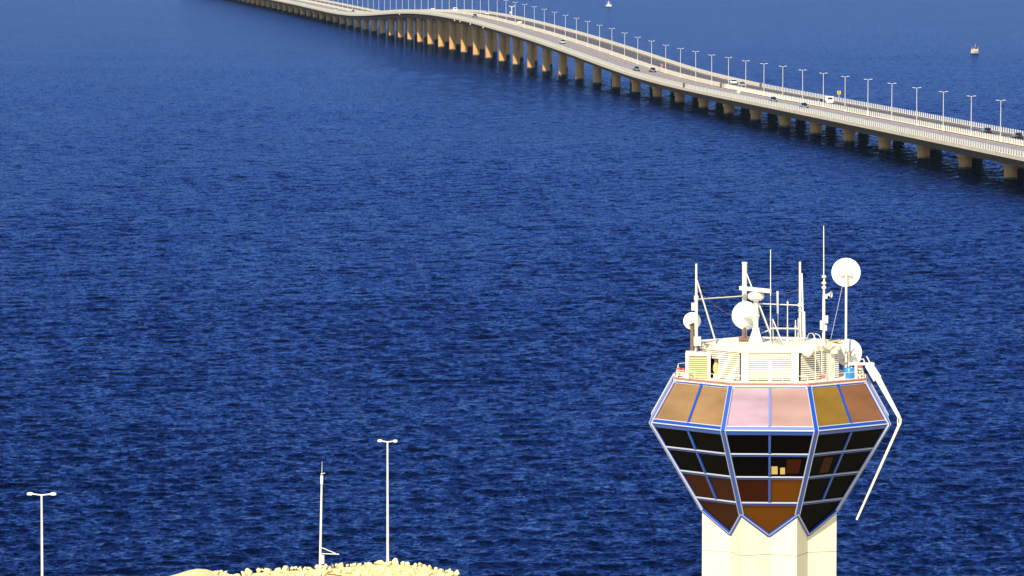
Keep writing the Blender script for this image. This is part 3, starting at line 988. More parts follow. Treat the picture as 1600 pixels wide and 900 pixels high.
    for e in (e0, e1):
        MB().beam(e + n2 * 0.03, tip + n2 * 0.03 + slope * 0.02, 0.20, 0.16, n2).build('lower_frame', M['blue'], lw)
        MB().beam(e + n2 * 0.12 + UP * 0.055, tip + n2 * 0.12 + UP * 0.055, 0.05, 0.05, n2).build('lower_trim', M['trim'], lw)
    if i == 0:
        for (x0, x1, y0, y1) in ((1205, 1215, 729, 741), (1219, 1226.5, 731, 741)):
            def onp(px, py):
                dd = TMI.to_3x3() @ ray(px, py)
                return CAM_L + dd * ((a - CAM_L).dot(n2) / dd.dot(n2))
            q = [onp(x0, y0), onp(x1, y0), onp(x1, y1), onp(x0, y1)]
            MB().prism([p + n2 * 0.004 for p in q], -n2 * 0.015).build('paper_notice', M['paper'], lw)
        q = [onp(1229, 718), onp(1252, 718), onp(1248, 740), onp(1229, 740)]
        MB().prism([p + n2 * 0.002 for p in q], -n2 * 0.015).build('see_through_patch', G_DARKBROWN, lw)  # sheet added for a brownish patch seen through the pane
    if i == 1:
        q = [onp(1288, 715), onp(1302, 714), onp(1294, 737), onp(1279, 740)]
        MB().prism([p + n2 * 0.002 for p in q], -n2 * 0.015).build('see_through_patch', G_DARKBROWN, lw)  # another added sheet, a see-through patch in the right face

# corner mullions: blue beam with two pale cover strips
for i in range(8):
    for A, B, nm in ((top[i], sill[i], 'upper_corner_post'), (sill[i], bot[i], 'lower_corner_post')):
        out = Vector((A.x, A.y, 0)).normalized()
        side = Vector((-out.y, out.x, 0))
        cp = MB().beam(A - out * 0.02, B - out * 0.02, 0.24, 0.16, out).build(nm, M['blue'], tower)
        for sg in (-1, 1):
            MB().beam(A + out * 0.05 + side * sg * 0.135, B + out * 0.05 + side * sg * 0.135, 0.030, 0.09, out).build('cover_strip', M['trim'], cp)

# roof deck
def octa_slab(ring, z0, z1, grow=0.0):
    w, W = ring.w + grow * 0.414, ring.W + grow
    r0 = Ring(w, W, z0).pts()
    r1 = Ring(w, W, z1).pts()
    vs = r0 + r1
    fs = [tuple(range(7, -1, -1)), tuple(range(8, 16))] + [(k, (k + 1) % 8, 8 + (k + 1) % 8, 8 + k) for k in range(8)]
    return MB().add(vs, fs)
octa_slab(R_TOP, R_TOP.z - 0.12, Z_DECK, 0.06).build('roof_deck', M['cream'], tower)
octa_slab(R_TOP, R_TOP.z + 0.0, Z_DECK + 0.10, 0.0).build('deck_kerb', M['redtrim'], tower)
Z_DECK += 0.10
octa_slab(R_TOP, Z_DECK - 0.05, Z_DECK + 0.004, -0.25).build('deck_surface', M['cream'], tower)

# shaft: star plan of eight V-grooved pilasters, clad in panels
def star(z, shrink=0.0, at_bot=True):
    out = []
    for i in range(8):
        j = (i + 1) % 8
        A, B = bot[i], bot[j]
        mid = (A + B) / 2
        hor = Vector((mid.x, mid.y, 0)).normalized()
        out.append((Vector((A.x, A.y, z)), mid - hor * GROOVE, hor))
    return out
joint0 = at(1158, 868.5, -3.82).z
core = []
for i, (A, Mm, h) in enumerate(star(0)):
    core += [Vector((A.x, A.y, 0)) * 0.965, Vector((Mm.x, Mm.y, 0)) - h * 0.12]
zt = R_BOT.z - 0.35
vs = [Vector((p.x, p.y, GROUND - 0.6)) for p in core] + [Vector((p.x, p.y, zt - (0.0 if k % 2 == 0 else 0.9))) for k, p in enumerate(core)]
nv = len(core)
MB().add(vs, [tuple(range(nv - 1, -1, -1)), tuple(range(nv, 2 * nv))] + [(k, (k + 1) % nv, nv + (k + 1) % nv, nv + k) for k in range(nv)]).build('shaft_core', M['joint'], tower)
levels = [None, joint0, joint0 - 3.2, joint0 - 6.4]
zz = joint0 - 6.4
while zz - 3.2 > GROUND:
    zz -= 3.2
    levels.append(zz)
levels.append(GROUND - 0.5)
for i in range(8):
    j = (i + 1) % 8
    A, B, tip = bot[i], bot[j], tips[i]
    for (P, hidden) in ((A, 0), (B, 1)):
        Q = Vector((tip.x, tip.y, 0))
        Pn = Vector((P.x, P.y, 0))
        e = (Q - Pn).normalized()
        nrm = Vector((e.y, -e.x, 0))
        if nrm.dot(Pn) < 0:
            nrm = -nrm
        g = 0.014
        p0, q0 = Pn + e * 0.004, Q - e * g * 0.6
        for lv in range(len(levels) - 1):
            zl = levels[lv + 1] + g
            if lv == 0:
                poly = [Vector((p0.x, p0.y, zl)), Vector((q0.x, q0.y, zl)), Vector((q0.x, q0.y, tip.z + 0.02)), Vector((p0.x, p0.y, R_BOT.z + 0.02))]
            else:
                zu = levels[lv] - g
                poly = [Vector((p0.x, p0.y, zl)), Vector((q0.x, q0.y, zl)), Vector((q0.x, q0.y, zu)), Vector((p0.x, p0.y, zu))]
            MB().prism(poly, -nrm * 0.09).build('cladding_panel', M['panel'], tower)

# ---- louvred roof house
R_H = Ring(1.62, 3.87, Z_DECK)
Z_ROOF = at(1203, 545, -3.9).z
hp = R_H.pts()
house = octa_slab(R_H, Z_DECK - 0.02, Z_ROOF - 0.2, -1.1).build('roof_house', M['joint'], tower)
octa_slab(R_H, Z_ROOF - 0.22, Z_ROOF, 0.12).build('house_roof', M['cream'], tower)
def bay_pt(i, u, out, z):
    A, B = hp[i], hp[(i + 1) % 8]
    p = A * (1 - u) + B * u
    m = (A + B) / 2
    h = Vector((m.x, m.y, 0)).normalized()
    return Vector((p.x + h.x * out, p.y + h.y * out, z))
def bay_box(i, u0, u1, z0, z1, o0, o1, name, m, parent):
    a0, a1 = bay_pt(i, u0, o0, z0), bay_pt(i, u1, o0, z0)
    b0, b1 = bay_pt(i, u0, o1, z0), bay_pt(i, u1, o1, z0)
    dz = Vector((0, 0, z1 - z0))
    return MB().hexa([a0, a1, b1, b0, a0 + dz, a1 + dz, b1 + dz, b0 + dz]).build(name, m, parent)
def slat(i, u0, u1, z, h, parent, m, tilt=0.014):
    a0, a1 = bay_pt(i, u0, 0.0, z), bay_pt(i, u1, 0.0, z)
    b0, b1 = bay_pt(i, u0, 0.05, z - tilt), bay_pt(i, u1, 0.05, z - tilt)
    dz = Vector((0, 0, h))
    MB().hexa([b0, b1, a1, a0, b0 + dz, b1 + dz, a1 + dz, a0 + dz]).build('slat', m, parent)
HZ0, HZ1 = Z_DECK + 0.02, Z_ROOF - 0.23
NS = 13
pitch = (HZ1 - HZ0 - 0.02) / NS
def louvre(i, u0, u1, split=None, m=None, name='louvre_panel', z_lo=HZ0, frame=True):
    m = m or M['slat']
    pr = bpy.data.objects.new(name, None)
    col.objects.link(pr)
    pr.parent = tower
    bay_box(i, u0, u1, HZ0 if z_lo <= HZ0 else z_lo - 0.05, HZ1, -0.16, -0.13, 'backing', M['dark'], pr)
    for k in range(NS):
        z = HZ1 - (k + 1) * pitch + pitch * 0.30
        if z < z_lo:
            continue
        if split and k >= 4:
            slat(i, u0, split - 0.025, z, pitch * 0.56, pr, m)
            slat(i, split + 0.025, u1, z, pitch * 0.56, pr, m)
        else:
            slat(i, u0, u1, z, pitch * 0.56, pr, m)
    if split:
        bay_box(i, split - 0.025, split + 0.025, HZ0, HZ1 - 4 * pitch, -0.05, 0.045, 'divider', m, pr)
    return pr
# front bay, left bay, right bay
bay_box(0, 0.0, 0.135, HZ0, HZ1, -0.15, 0.10, 'front_post', M['cream'], tower)
bay_box(0, 0.86, 1.0, HZ0, HZ1, -0.15, 0.10, 'front_post', M['cream'], tower)
louvre(0, 0.14, 0.855, 0.50)
louvre(1, 0.05, 0.72)
bay_box(1, 0.72, 0.90, HZ0, HZ1, -0.15, 0.06, 'side_post', M['cream'], tower)
louvre(1, 0.905, 1.0)
louvre(7, 0.0, 0.97, z_lo=HZ1 - 4 * pitch)
lp = bpy.data.objects.new('louvre_panel', None)
col.objects.link(lp)
lp.parent = tower
bay_box(7, 0.44, 0.97, HZ0, HZ1 - 4 * pitch - 0.06, -0.16, -0.13, 'backing', M['dark'], lp)
for k in range(4, NS):
    z = HZ1 - (k + 1) * pitch + pitch * 0.30
    slat(7, 0.44, 0.97, z, pitch * 0.56, lp, M['slat'])
for i in range(2, 7):
    bay_box(i, 0.0, 1.0, HZ0, HZ1, -0.15, 0.0, 'wall_panel', M['cream'], tower)

# ------------------------------------------------------------------ things on the tower
def tthing(name, label, cat, base, group=None):
    b = Vector(base)
    t = thing(name, label, cat, TM @ Matrix.Translation(b), group)
    return t, tuple(b)
def rod(t, org, name, pts, r, m, n=8):
    k = 0.86
    r = [x * k for x in r] if isinstance(r, (list, tuple)) else r * k
    return MB().tube(pts, r, n).build(name, m, t, org)
GA = 'antennas on the tower roof'
RZ = Z_ROOF

# yellowish louvred equipment screen left of the roof house
t, og = tthing('equipment_screen', 'yellowed louvred metal cabinet on the left of the tower roof', 'cabinet', at(1091, 597, -2.6))
x0, x1 = at(1071, 590, -2.6).x, at(1110, 590, -2.6).x
zc0, zc1 = Z_DECK, at(1091, 551, -2.6).z
MB().box(((x0 + x1) / 2, -1.95, (zc0 + zc1) / 2), (x1 - x0, 1.2, zc1 - zc0)).build('casing', M['cream'], t, og)
wf = x1 - x0
for (cx, cw) in ((x0 + wf * 0.07, wf * 0.14), (x1 - wf * 0.06, wf * 0.12)):
    MB().box((cx, -2.60, (zc0 + zc1) / 2), (cw, 0.10, zc1 - zc0)).build('stile', M['cream'], t, og)
MB().box(((x0 + x1) / 2, -2.60, zc1 - 0.10), (wf * 0.74, 0.098, 0.2)).build('rail', M['cream'], t, og)
for k in range(10):
    z = zc0 + 0.06 + k * (zc1 - zc0 - 0.3) / 10
    MB().hexa([(x0 + wf * 0.14, -2.64, z), (x1 - wf * 0.12, -2.64, z), (x1 - wf * 0.12, -2.56, z + 0.05), (x0 + wf * 0.14, -2.56, z + 0.05),
               (x0 + wf * 0.14, -2.62, z + 0.075), (x1 - wf * 0.12, -2.62, z + 0.075), (x1 - wf * 0.12, -2.56, z + 0.095), (x0 + wf * 0.14, -2.56, z + 0.095)]).build('slat', M['yslat'], t, og)

MB().box(((x0 + x1) / 2, -2.553, (zc0 + zc1) / 2), (wf * 0.74, 0.006, zc1 - zc0 - 0.1)).build('backing', M['brown'], t, og)

# fan unit in the doorway
p = at(1121, 575, -2.1)
t, og = tthing('fan_unit', 'white cooling unit with a round yellowish fan in the dark doorway', 'fan unit', (p.x, p.y, Z_DECK))
MB().box((p.x + 0.16, p.y + 0.2, (Z_DECK + at(1120, 554, -2.1).z) / 2), (0.66, 0.36, at(1120, 554, -2.1).z - Z_DECK)).build('casing', M['white'], t, og)
MB().lathe([(0.0, 0), (0.50, 0.0), (0.50, 0.05), (0.36, 0.07), (0.0, 0.05)], 20, (p.x + 0.24, p.y - 0.0, p.z), (0, -1, 0)).build('fan_guard', M['yslat'], t, og)

# dishes
def dish(t, og, c, axis, R, depth, m, drum=0.0, name='reflector'):
    ax = Vector(axis).normalized()
    prof = []
    N = 8
    for k in range(N + 1):
        r = R * k / N
        prof.append((r, -depth + depth * (r / R) ** 2))
    if drum:
        prof += [(R * 1.005, 0.0), (R * 1.005, drum), (R * 0.97, drum)]
    else:
        prof += [(R * 1.03, 0.0), (R * 1.03, 0.05), (R * 0.98, 0.05)]
    for k in range(N, -1, -1):
        r = R * 0.97 * k / N
        prof.append((r, -depth * 0.9 + depth * 0.9 * (r / (R * 0.97)) ** 2 + 0.03))
    return MB().lathe(prof, 32, c, ax).build(name, m, t, og)
def mount(t, og, c, axis, R, depth, pole):
    ax = Vector(axis).normalized()
    b = Vector(c) - ax * depth
    MB().tube([b + ax * 0.06, b - ax * 0.28], 0.10, 10).build('hub', M['galv'], t, og)
    MB().beam(b - ax * 0.22 + Vector((-R * 0.42, 0, 0.05)), b - ax * 0.22 + Vector((R * 0.42, 0, 0.05)), 0.07, 0.07).build('bracket', M['galv'], t, og)
    for sx in (-1, 1):
        MB().tube([b - ax * 0.22 + Vector((sx * R * 0.36, 0, 0.02)), b + ax * depth * 0.28 + Vector((sx * R * 0.50, 0, -R * 0.12))], 0.03, 6).build('strut', M['steel'], t, og)

# 1 big dish on a tall pole, right
c = at(1322, 426, -0.55)
R = 0.80
base = Vector((at(1321.5, 580, -0.85).x, -0.85, Z_DECK))
t, og = tthing('dish_antenna', 'large white dish on the tallest pole at the right of the tower roof', 'dish antenna', base, 'dish antennas on the tower roof')
rod(t, og, 'pole', [base, (base.x, -0.85, c.z - 0.1)], 0.078, M['white'], 10)
dish(t, og, (c.x, -0.35, c.z), (0.03, 1, 0.06), R, 0.22, M['dish'])
mount(t, og, (c.x, -0.35, c.z), (0.03, 1, 0.06), R, 0.22, None)
rod(t, og, 'guy_wire', [(c.x - 0.2, -0.8, c.z - 0.7), at(1298, 530, -0.2)], 0.012, M['steel'], 5)
rod(t, og, 'collar', [(base.x, -0.85, Z_DECK), (base.x, -0.85, Z_DECK + 0.15)], 0.15, M['steel'], 10)
# 2 low dish behind that pole
c = at(1325.5, 551, 0.1)
base = Vector((c.x, -0.5, Z_DECK))
t, og = tthing('dish_antenna', 'white dish sitting low behind the tall pole above the blue barrel', 'dish antenna', base, 'dish antennas on the tower roof')
rod(t, og, 'pole', [base, (c.x, -0.5, c.z + 0.1)], 0.07, M['cream'], 10)
dish(t, og, (c.x, 0.1, c.z), (-0.12, 1, 0.08), 0.76, 0.2, M['dish'])
mount(t, og, (c.x, 0.1, c.z), (-0.12, 1, 0.08), 0.76, 0.2, None)
for sx, dz in ((0.30, 0.25), (0.16, 0.05), (-0.28, -0.35)):
    rod(t, og, 'cable', [(c.x + sx, -0.28, c.z + dz), (c.x + sx * 0.6, -0.36, c.z + dz - 0.16), (c.x, -0.5, c.z + dz - 0.3)], 0.035, M['brown'], 6)
# 3 left small dish on mast
c = at(1081, 502.5, -1.6)
base = Vector((at(1088, 548, -1.9).x, -1.9, zc1))
t, og = tthing('mast', 'left mast on the tower roof with a long diagonal brace', 'mast', base, 'masts on the tower roof')
rod(t, og, 'lower_pole', [base, at(1088, 466, -1.9)], 0.11, M['cream'], 10)
rod(t, og, 'upper_pole', [at(1088, 468, -1.9), at(1088, 412, -1.9)], [0.085, 0.06], M['white'], 8)
rod(t, og, 'brace', [at(1089, 438, -1.9), at(1117, 530, -0.9)], 0.055, M['white'], 8)
rod(t, og, 'collar', [at(1088, 469, -1.9), at(1088, 462, -1.9)], 0.16, M['white'], 10)
q = at(1083.5, 479, -1.95)
MB().box(q, (0.22, 0.25, 0.42)).build('junction_box', M['white'], t, og)
base = Vector((c.x + 0.02, -1.4, zc1))
t, og = tthing('dish_antenna', 'small white dish beside the left mast above the louvred cabinet', 'dish antenna', base, 'dish antennas on the tower roof')
rod(t, og, 'pole', [base, (base.x, -1.4, c.z - 0.1)], 0.13, M['brown'], 10)
dish(t, og, (c.x, -1.25, c.z), (0.10, 1, 0.05), 0.49, 0.14, M['dish'], 0.14)
mount(t, og, (c.x, -1.25, c.z), (0.10, 1, 0.05), 0.49, 0.14, None)
# white box by that pole
q = at(1089.5, 533, -2.05)
t, og = tthing('junction_box', 'white square box on the foot of the left mast', 'junction box', (q.x, q.y, q.z - 0.3))
MB().box(q, (0.40, 0.22, 0.50)).build('casing', M['white'], t, og)
rod(t, og, 'conduit', [(q.x, q.y, q.z - 0.25), (q.x - 0.02, q.y, zc1 - 0.02)], 0.05, M['rust'], 6)

# 4 thick centre mast + drum dish
mx = at(1163.5, 475, 1.2)
base = Vector((mx.x, 1.2, RZ))
t, og = tthing('mast', 'thick white tubular mast behind the big drum dish', 'mast', base, 'masts on the tower roof')
rod(t, og, 'pole', [base, at(1163.5, 411, 1.2)], [0.17, 0.165], M['white'], 14)
rod(t, og, 'cap', [at(1163.5, 412.5, 1.2), at(1163.5, 409.5, 1.2)], 0.19, M['white'], 14)
rod(t, og, 'brace', [at(1164, 421, 1.2), at(1203, 522, 0.6)], 0.045, M['white'], 8)
rod(t, og, 'brace', [at(1190, 520, 1.0), at(1202, 516, 0.8)], 0.04, M['cream'], 6)
c = at(1168, 494, 0.5)
base = Vector((at(1163, 520, 0.75).x, 0.75, RZ))
t, og = tthing('dish_antenna', 'big white drum dish in front of the thick mast left of the radar', 'dish antenna', base, 'dish antennas on the tower roof')
rod(t, og, 'pole', [base, (base.x, 0.75, c.z)], 0.12, M['brown'], 10)
MB().box((base.x, 0.75, RZ + 0.12), (0.62, 0.5, 0.24)).build('foot', M['brown'], t, og)
ax = Vector((-0.42, 0.9, 0.12))
dish(t, og, (c.x - 0.05, 0.70, c.z), ax, 0.80, 0.26, M['dish'], 0.30)
mount(t, og, (c.x - 0.05, 0.70, c.z), ax, 0.80, 0.26, None)
# 5 horizontal wire bars
t, og = tthing('antenna_bar', 'thin horizontal bar joining the left mast to the thick mast', 'antenna bar', at(1126, 466, -0.4), 'horizontal bars between masts')
rod(t, og, 'bar', [at(1089, 467.5, -1.9), at(1162, 462.5, 1.2)], 0.04, M['white'], 6)
t, og = tthing('antenna_bar', 'thin horizontal bar from the radar pedestal to the right mast', 'antenna bar', at(1215, 475, 0.8), 'horizontal bars between masts')
rod(t, og, 'bar', [at(1186, 474.5, 0.6), at(1250, 477, 1.6)], 0.042, M['white'], 6)
t, og = tthing('antenna_bar', 'low horizontal bar carrying the short aerials', 'antenna bar', at(1222, 513, 0.8), 'horizontal bars between masts')
rod(t, og, 'bar', [at(1203, 513, 0.6), at(1246, 513.5, 0.9)], 0.05, M['cream'], 6)
# 6 radar
rx = at(1181, 520, -0.4)
base = Vector((rx.x, -0.4, RZ))
t, og = tthing('radar', 'rotating bar radar scanner on a white pedestal at the middle of the roof', 'radar', base)
zt = at(1181, 514, -0.4).z
MB().hexa([(rx.x - 0.44, -0.8, RZ), (rx.x + 0.40, -0.8, RZ), (rx.x + 0.40, 0.0, RZ), (rx.x - 0.44, 0.0, RZ), (rx.x - 0.17, -0.55, zt), (rx.x + 0.17, -0.55, zt), (rx.x + 0.17, -0.25, zt), (rx.x - 0.17, -0.25, zt)]).build('pedestal_base', M['cream'], t, og)
rod(t, og, 'pedestal', [(rx.x, -0.4, zt - 0.02), (rx.x, -0.4, at(1181, 468, -0.4).z)], 0.17, M['white'], 12)
rod(t, og, 'flange', [(rx.x, -0.4, at(1181, 494, -0.4).z), (rx.x, -0.4, at(1181, 492, -0.4).z)], 0.25, M['cream'], 12)
rod(t, og, 'flange', [(rx.x, -0.4, zt), (rx.x, -0.4, zt + 0.06)], 0.26, M['cream'], 12)
gz = at(1181.5, 462.5, -0.4).z
MB().lathe([(0, -0.27), (0.30, -0.25), (0.46, -0.12), (0.48, 0.02), (0.40, 0.16), (0.18, 0.24), (0.12, 0.30), (0.0, 0.30)], 20, (rx.x, -0.4, gz)).build('gearbox', M['white'], t, og)
A_, B_ = at(1157, 450, 0.55), at(1203, 457.5, -1.35)
B_.z = A_.z - 0.02
A_.z = B_.z + 0.02
MB().beam(A_, B_, 0.20, 0.22).build('scanner_bar', M['white'], t, og)
MB().box((rx.x, -0.4, gz + 0.32), (0.3, 0.3, 0.12)).build('scanner_mount', M['white'], t, og)
rod(t, og, 'brace', [at(1186, 475, -0.4), at(1203, 519, -0.2)], 0.045, M['cream'], 6)
# 7 whips and short aerials
def whip(px, y0, y1, ly, r, label, m=None, foot=RZ, lower=None, knots=()):
    p0 = at(px, y0, ly)
    base = Vector((p0.x, ly, foot))
    t, og = tthing('whip_antenna', label, 'antenna', base, GA)
    tp = at(px, y1, ly)
    if lower:
        yl, rl_ = lower
        pm = at(px, yl, ly)
        rod(t, og, 'lower_tube', [base, (p0.x, ly, pm.z)], rl_, m or M['white'], 10)
        rod(t, og, 'whip', [(p0.x, ly, pm.z - 0.05), (p0.x + (tp.x - p0.x), ly, tp.z)], [r, r * 0.6], m or M['white'], 8)
    else:
        rod(t, og, 'whip', [base, (tp.x, ly, tp.z)], [r, r * 0.7], m or M['white'], 8)
        rod(t, og, 'foot', [base, (base.x, ly, foot + 0.12)], r * 2.2, M['cream'], 8)
    for yk in knots:
        z = at(px, yk, ly).z
        rod(t, og, 'clamp', [(p0.x, ly, z - 0.06), (p0.x, ly, z + 0.06)], (lower[1] if lower else r) * 1.5, M['cream'], 8)
    return t, og
whip(1204, 530, 390, -0.6, 0.036, 'slim grey whip aerial standing free right of the radar', M['steel'])
whip(1215.5, 530, 489, 0.8, 0.035, 'short aerial with a thick sleeved tip, tallest of the low group', lower=None)
t, og = tthing('sleeve_antenna', 'thick pale sleeve on the tip of the short aerial', 'antenna', at(1215, 489, 0.8), GA)
rod(t, og, 'sleeve', [at(1215.3, 490, 0.8), at(1215, 455, 0.8)], [0.055, 0.07], M['dish'], 8)
whip(1230.5, 530, 470, 0.8, 0.04, 'short plain aerial in the middle of the low group', knots=(473, 512))
whip(1243, 530, 500, 0.9, 0.045, 'stubby aerial just left of the right mast', knots=(511,))
whip(1247, 530, 497, 1.1, 0.035, 'thin stubby aerial touching the right mast', M['steel'])
t, og = tthing('tripod_stand', 'small two-legged brace stand at the foot of the slim whip aerial', 'stand', at(1208, 530, -0.2))
rod(t, og, 'leg', [at(1207, 498, -0.2), at(1208, 531, -0.2)], 0.04, M['cream'], 6)
rod(t, og, 'leg', [at(1207, 498, -0.2), at(1221, 532, -0.6)], 0.035, M['cream'], 6)
rod(t, og, 'foot_rail', [at(1186, 527.5, 0.3), at(1256, 529.5, 0.3)], 0.06, M['cream'], 6)
t, og = tthing('cable', 'short dark cable lying on the front edge of the house roof', 'cable', at(1206, 533, -2))
rod(t, og, 'strand', [at(1206.5, 537, -2.2), at(1208, 531, -2), at(1223, 538.5, -2.4)], 0.022, M['brown'], 5)
# right double mast
base = Vector((at(1250.5, 500, 1.5).x, 1.5, RZ))
t, og = tthing('mast', 'slender right mast with a second tube strapped to its side', 'mast', base, 'masts on the tower roof')
rod(t, og, 'pole', [base, at(1250, 409, 1.5)], [0.10, 0.075], M['white'], 10)
rod(t, og, 'side_tube', [at(1255.5, 528, 1.4), at(1253, 427, 1.45)], [0.06, 0.045], M['dish'], 8)
rod(t, og, 'thick_tube', [at(1256.5, 528, 1.4), at(1256, 487, 1.4)], 0.09, M['dish'], 8)
rod(t, og, 'collar', [at(1250.5, 479, 1.5), at(1250.5, 474, 1.5)], 0.17, M['white'], 10)
rod(t, og, 'collar', [at(1250.5, 486, 1.5), at(1250.5, 484.5, 1.5)], 0.15, M['cream'], 10)
# tall whip with tube and horn
t, og = whip(1287, 531, 353, 0.6, 0.045, 'tallest whip aerial with a stout ringed lower tube', lower=(470, 0.10), knots=(432, 442, 449))
rod(t, og, 'middle_tube', [at(1287, 471, 0.6), at(1288, 430, 0.6)], [0.085, 0.06], M['white'], 10)
for (x, y, w, h) in ((1291, 499, 0.20, 0.42), (1283.5, 508, 0.16, 0.5), (1290, 512, 0.14, 0.3)):
    MB().box(at(x, y, 0.45), (w, 0.2, h)).build('fitted_box', M['dish'], t, og)
q = at(1290, 461, 0.45)
t, og = tthing('horn_speaker', 'small horn loudspeaker on the tall ringed aerial', 'loudspeaker', q)
MB().lathe([(0.06, 0.0), (0.08, 0.08), (0.14, 0.18), (0.20, 0.24), (0.17, 0.24), (0.0, 0.10)], 16, q + Vector((0.1, 0, 0.02)), (1, -0.45, 0.1)).build('horn', M['white'], t, og)
MB().box(q + Vector((0.02, 0.02, -0.08)), (0.16, 0.16, 0.26)).build('driver', M['cream'], t, og)
# domed dish and box on the right bay
c = at(1261.5, 548, -3.85)
t, og = tthing('dome_antenna', 'round white domed antenna hanging in front of the right louvres', 'antenna', c, GA)
MB().lathe([(0.0, 0.26), (0.12, 0.25), (0.24, 0.19), (0.31, 0.10), (0.345, 0.0), (0.345, -0.10), (0.30, -0.14), (0.0, -0.14)], 24, c, (-0.25, -0.9, 0.25)).build('dome', M['dish'], t, og)
rod(t, og, 'bracket', [c + Vector((0.05, 0.12, -0.05)), c + Vector((0.30, 0.25, -0.28)), bay_pt(1, 0.32, -0.02, c.z - 0.35)], 0.05, M['brown'], 6)
q = at(1302.5, 546.5, -2.15)
t, og = tthing('junction_box', 'white box fixed high on the right louvres left of the low dish', 'junction box', q)
MB().box(q, (0.40, 0.24, 0.42), 0.2).build('casing', M['white'], t, og)
MB().box((q.x, q.y + 0.3, q.z), (0.2, 0.42, 0.16)).build('bracket', M['cream'], t, og)
# conduits down the right bay
t, og = tthing('conduit', 'pair of thin looping pipes running over the roof edge down the right louvres', 'pipe', at(1274, 528, -3.2))
for px, yt, ly in ((1274, 524, -3.75), (1284, 527, -3.1)):
    rod(t, og, 'pipe', [at(px - 14, 531, ly + 1.2), at(px - 10, 521, ly + 0.8), at(px - 4, yt - 3, ly + 0.3), at(px, yt + 5, ly), at(px, 596, ly)], 0.028, M['cream'], 6)
rod(t, og, 'pipe', [at(1280, 529, -2.5), at(1296, 534, -2.4), at(1312, 531, -2.0)], 0.04, M['yslat'], 6)
rod(t, og, 'pipe', [at(1276, 540, -3.0), at(1294, 541, -2.6), at(1314, 540, -2.0)], 0.05, M['cream'], 6)

# cable clutter on the roof edge
for k, (lab, x0_, y0_, x1_, y1_, ly, m) in enumerate((
        ('rusty bundle of pipes on the roof edge right of the pipes', 1290, 536, 1318, 534, -1.6, M['rust']),
        ('loose cables on the roof edge left of the louvres', 1095, 539, 1112, 541, -2.2, M['brown']))):
    t, og = tthing('cable_bundle', lab, 'cable', at((x0_ + x1_) / 2, (y0_ + y1_) / 2, ly))
    rc = random.Random(k)
    for q in range(5):
        pts = []
        for i in range(5):
            f = i / 4
            pts.append(at(x0_ + (x1_ - x0_) * f, y0_ + (y1_ - y0_) * f + rc.uniform(-4, 3), ly + rc.uniform(-0.15, 0.15)))
        rod(t, og, 'strand', pts, 0.028, (M['cream'], m, M['yslat'], m, M['cream'])[q], 5)

# blue barrel
q = at(1327, 594, -1.95)
t, og = tthing('barrel', 'bright blue plastic barrel at the right of the tower roof', 'barrel', (q.x, q.y, Z_DECK))
zb, hb = Z_DECK, at(1327, 574.5, -1.95).z - Z_DECK
MB().lathe([(0.27, 0.0), (0.29, 0.04), (0.29, hb * 0.3), (0.305, hb * 0.33), (0.29, hb * 0.36), (0.29, hb * 0.64), (0.305, hb * 0.67), (0.29, hb * 0.70), (0.285, hb * 0.93), (0.25, hb), (0.0, hb * 0.98)], 24, (q.x, q.y, zb)).build('drum', M['barrel'], t, og)
MB().lathe([(0.06, 0), (0.06, 0.05), (0.0, 0.05)], 10, (q.x + 0.12, q.y, zb + hb * 0.985)).build('cap', M['white'], t, og)

# davit arm
LY = -2.0
q = at(1337.5, 597, LY)
t, og = tthing('davit_arm', 'long white folding davit arm hanging off the right side of the roof', 'davit', (q.x, LY, Z_DECK))
rod(t, og, 'post', [(q.x, LY, Z_DECK), (q.x, LY, at(1337, 567, LY).z)], 0.11, M['white'], 10)
MB().beam(at(1325, 568.5, LY), at(1366, 568.5, LY), 0.16, 0.14).build('crossbar', M['white'], t, og)
rod(t, og, 'lever', [at(1354, 556.5, LY), at(1360, 568, LY)], 0.04, M['white'], 6)
rod(t, og, 'hoop', [at(1340, 568, LY), at(1345, 561, LY), at(1349, 561, LY), at(1352, 569, LY)], 0.04, M['cream'], 6)
upn = Vector((0, -1, 0))
def taper(p, q_, w0, w1, th, name):
    d = (q_ - p).normalized()
    s_ = d.cross(upn).normalized()
    y0 = Vector((0, th / 2, 0))
    MB().hexa([p - s_ * w0 / 2 - y0, p + s_ * w0 / 2 - y0, q_ + s_ * w1 / 2 - y0, q_ - s_ * w1 / 2 - y0, p - s_ * w0 / 2 + y0, p + s_ * w0 / 2 + y0, q_ + s_ * w1 / 2 + y0, q_ - s_ * w1 / 2 + y0]).build(name, M['white'], t, og)
taper(at(1357, 569, LY), at(1371, 592, LY), 0.46, 0.50, 0.30, 'arm_root')
taper(at(1370, 588, LY), at(1405, 652, LY), 0.34, 0.19, 0.2, 'upper_arm')
rod(t, og, 'elbow', [at(1404, 650, LY), at(1407, 656, LY), at(1406.5, 661, LY), at(1403, 668, LY)], 0.095, M['white'], 8)
rod(t, og, 'lower_arm', [at(1403.5, 667, LY), at(1338.5, 812, LY)], [0.095, 0.07], M['white'], 8)
rod(t, og, 'elbow_stay', [at(1402.5, 649, LY), at(1402.5, 669, LY)], 0.035, M['white'], 6)
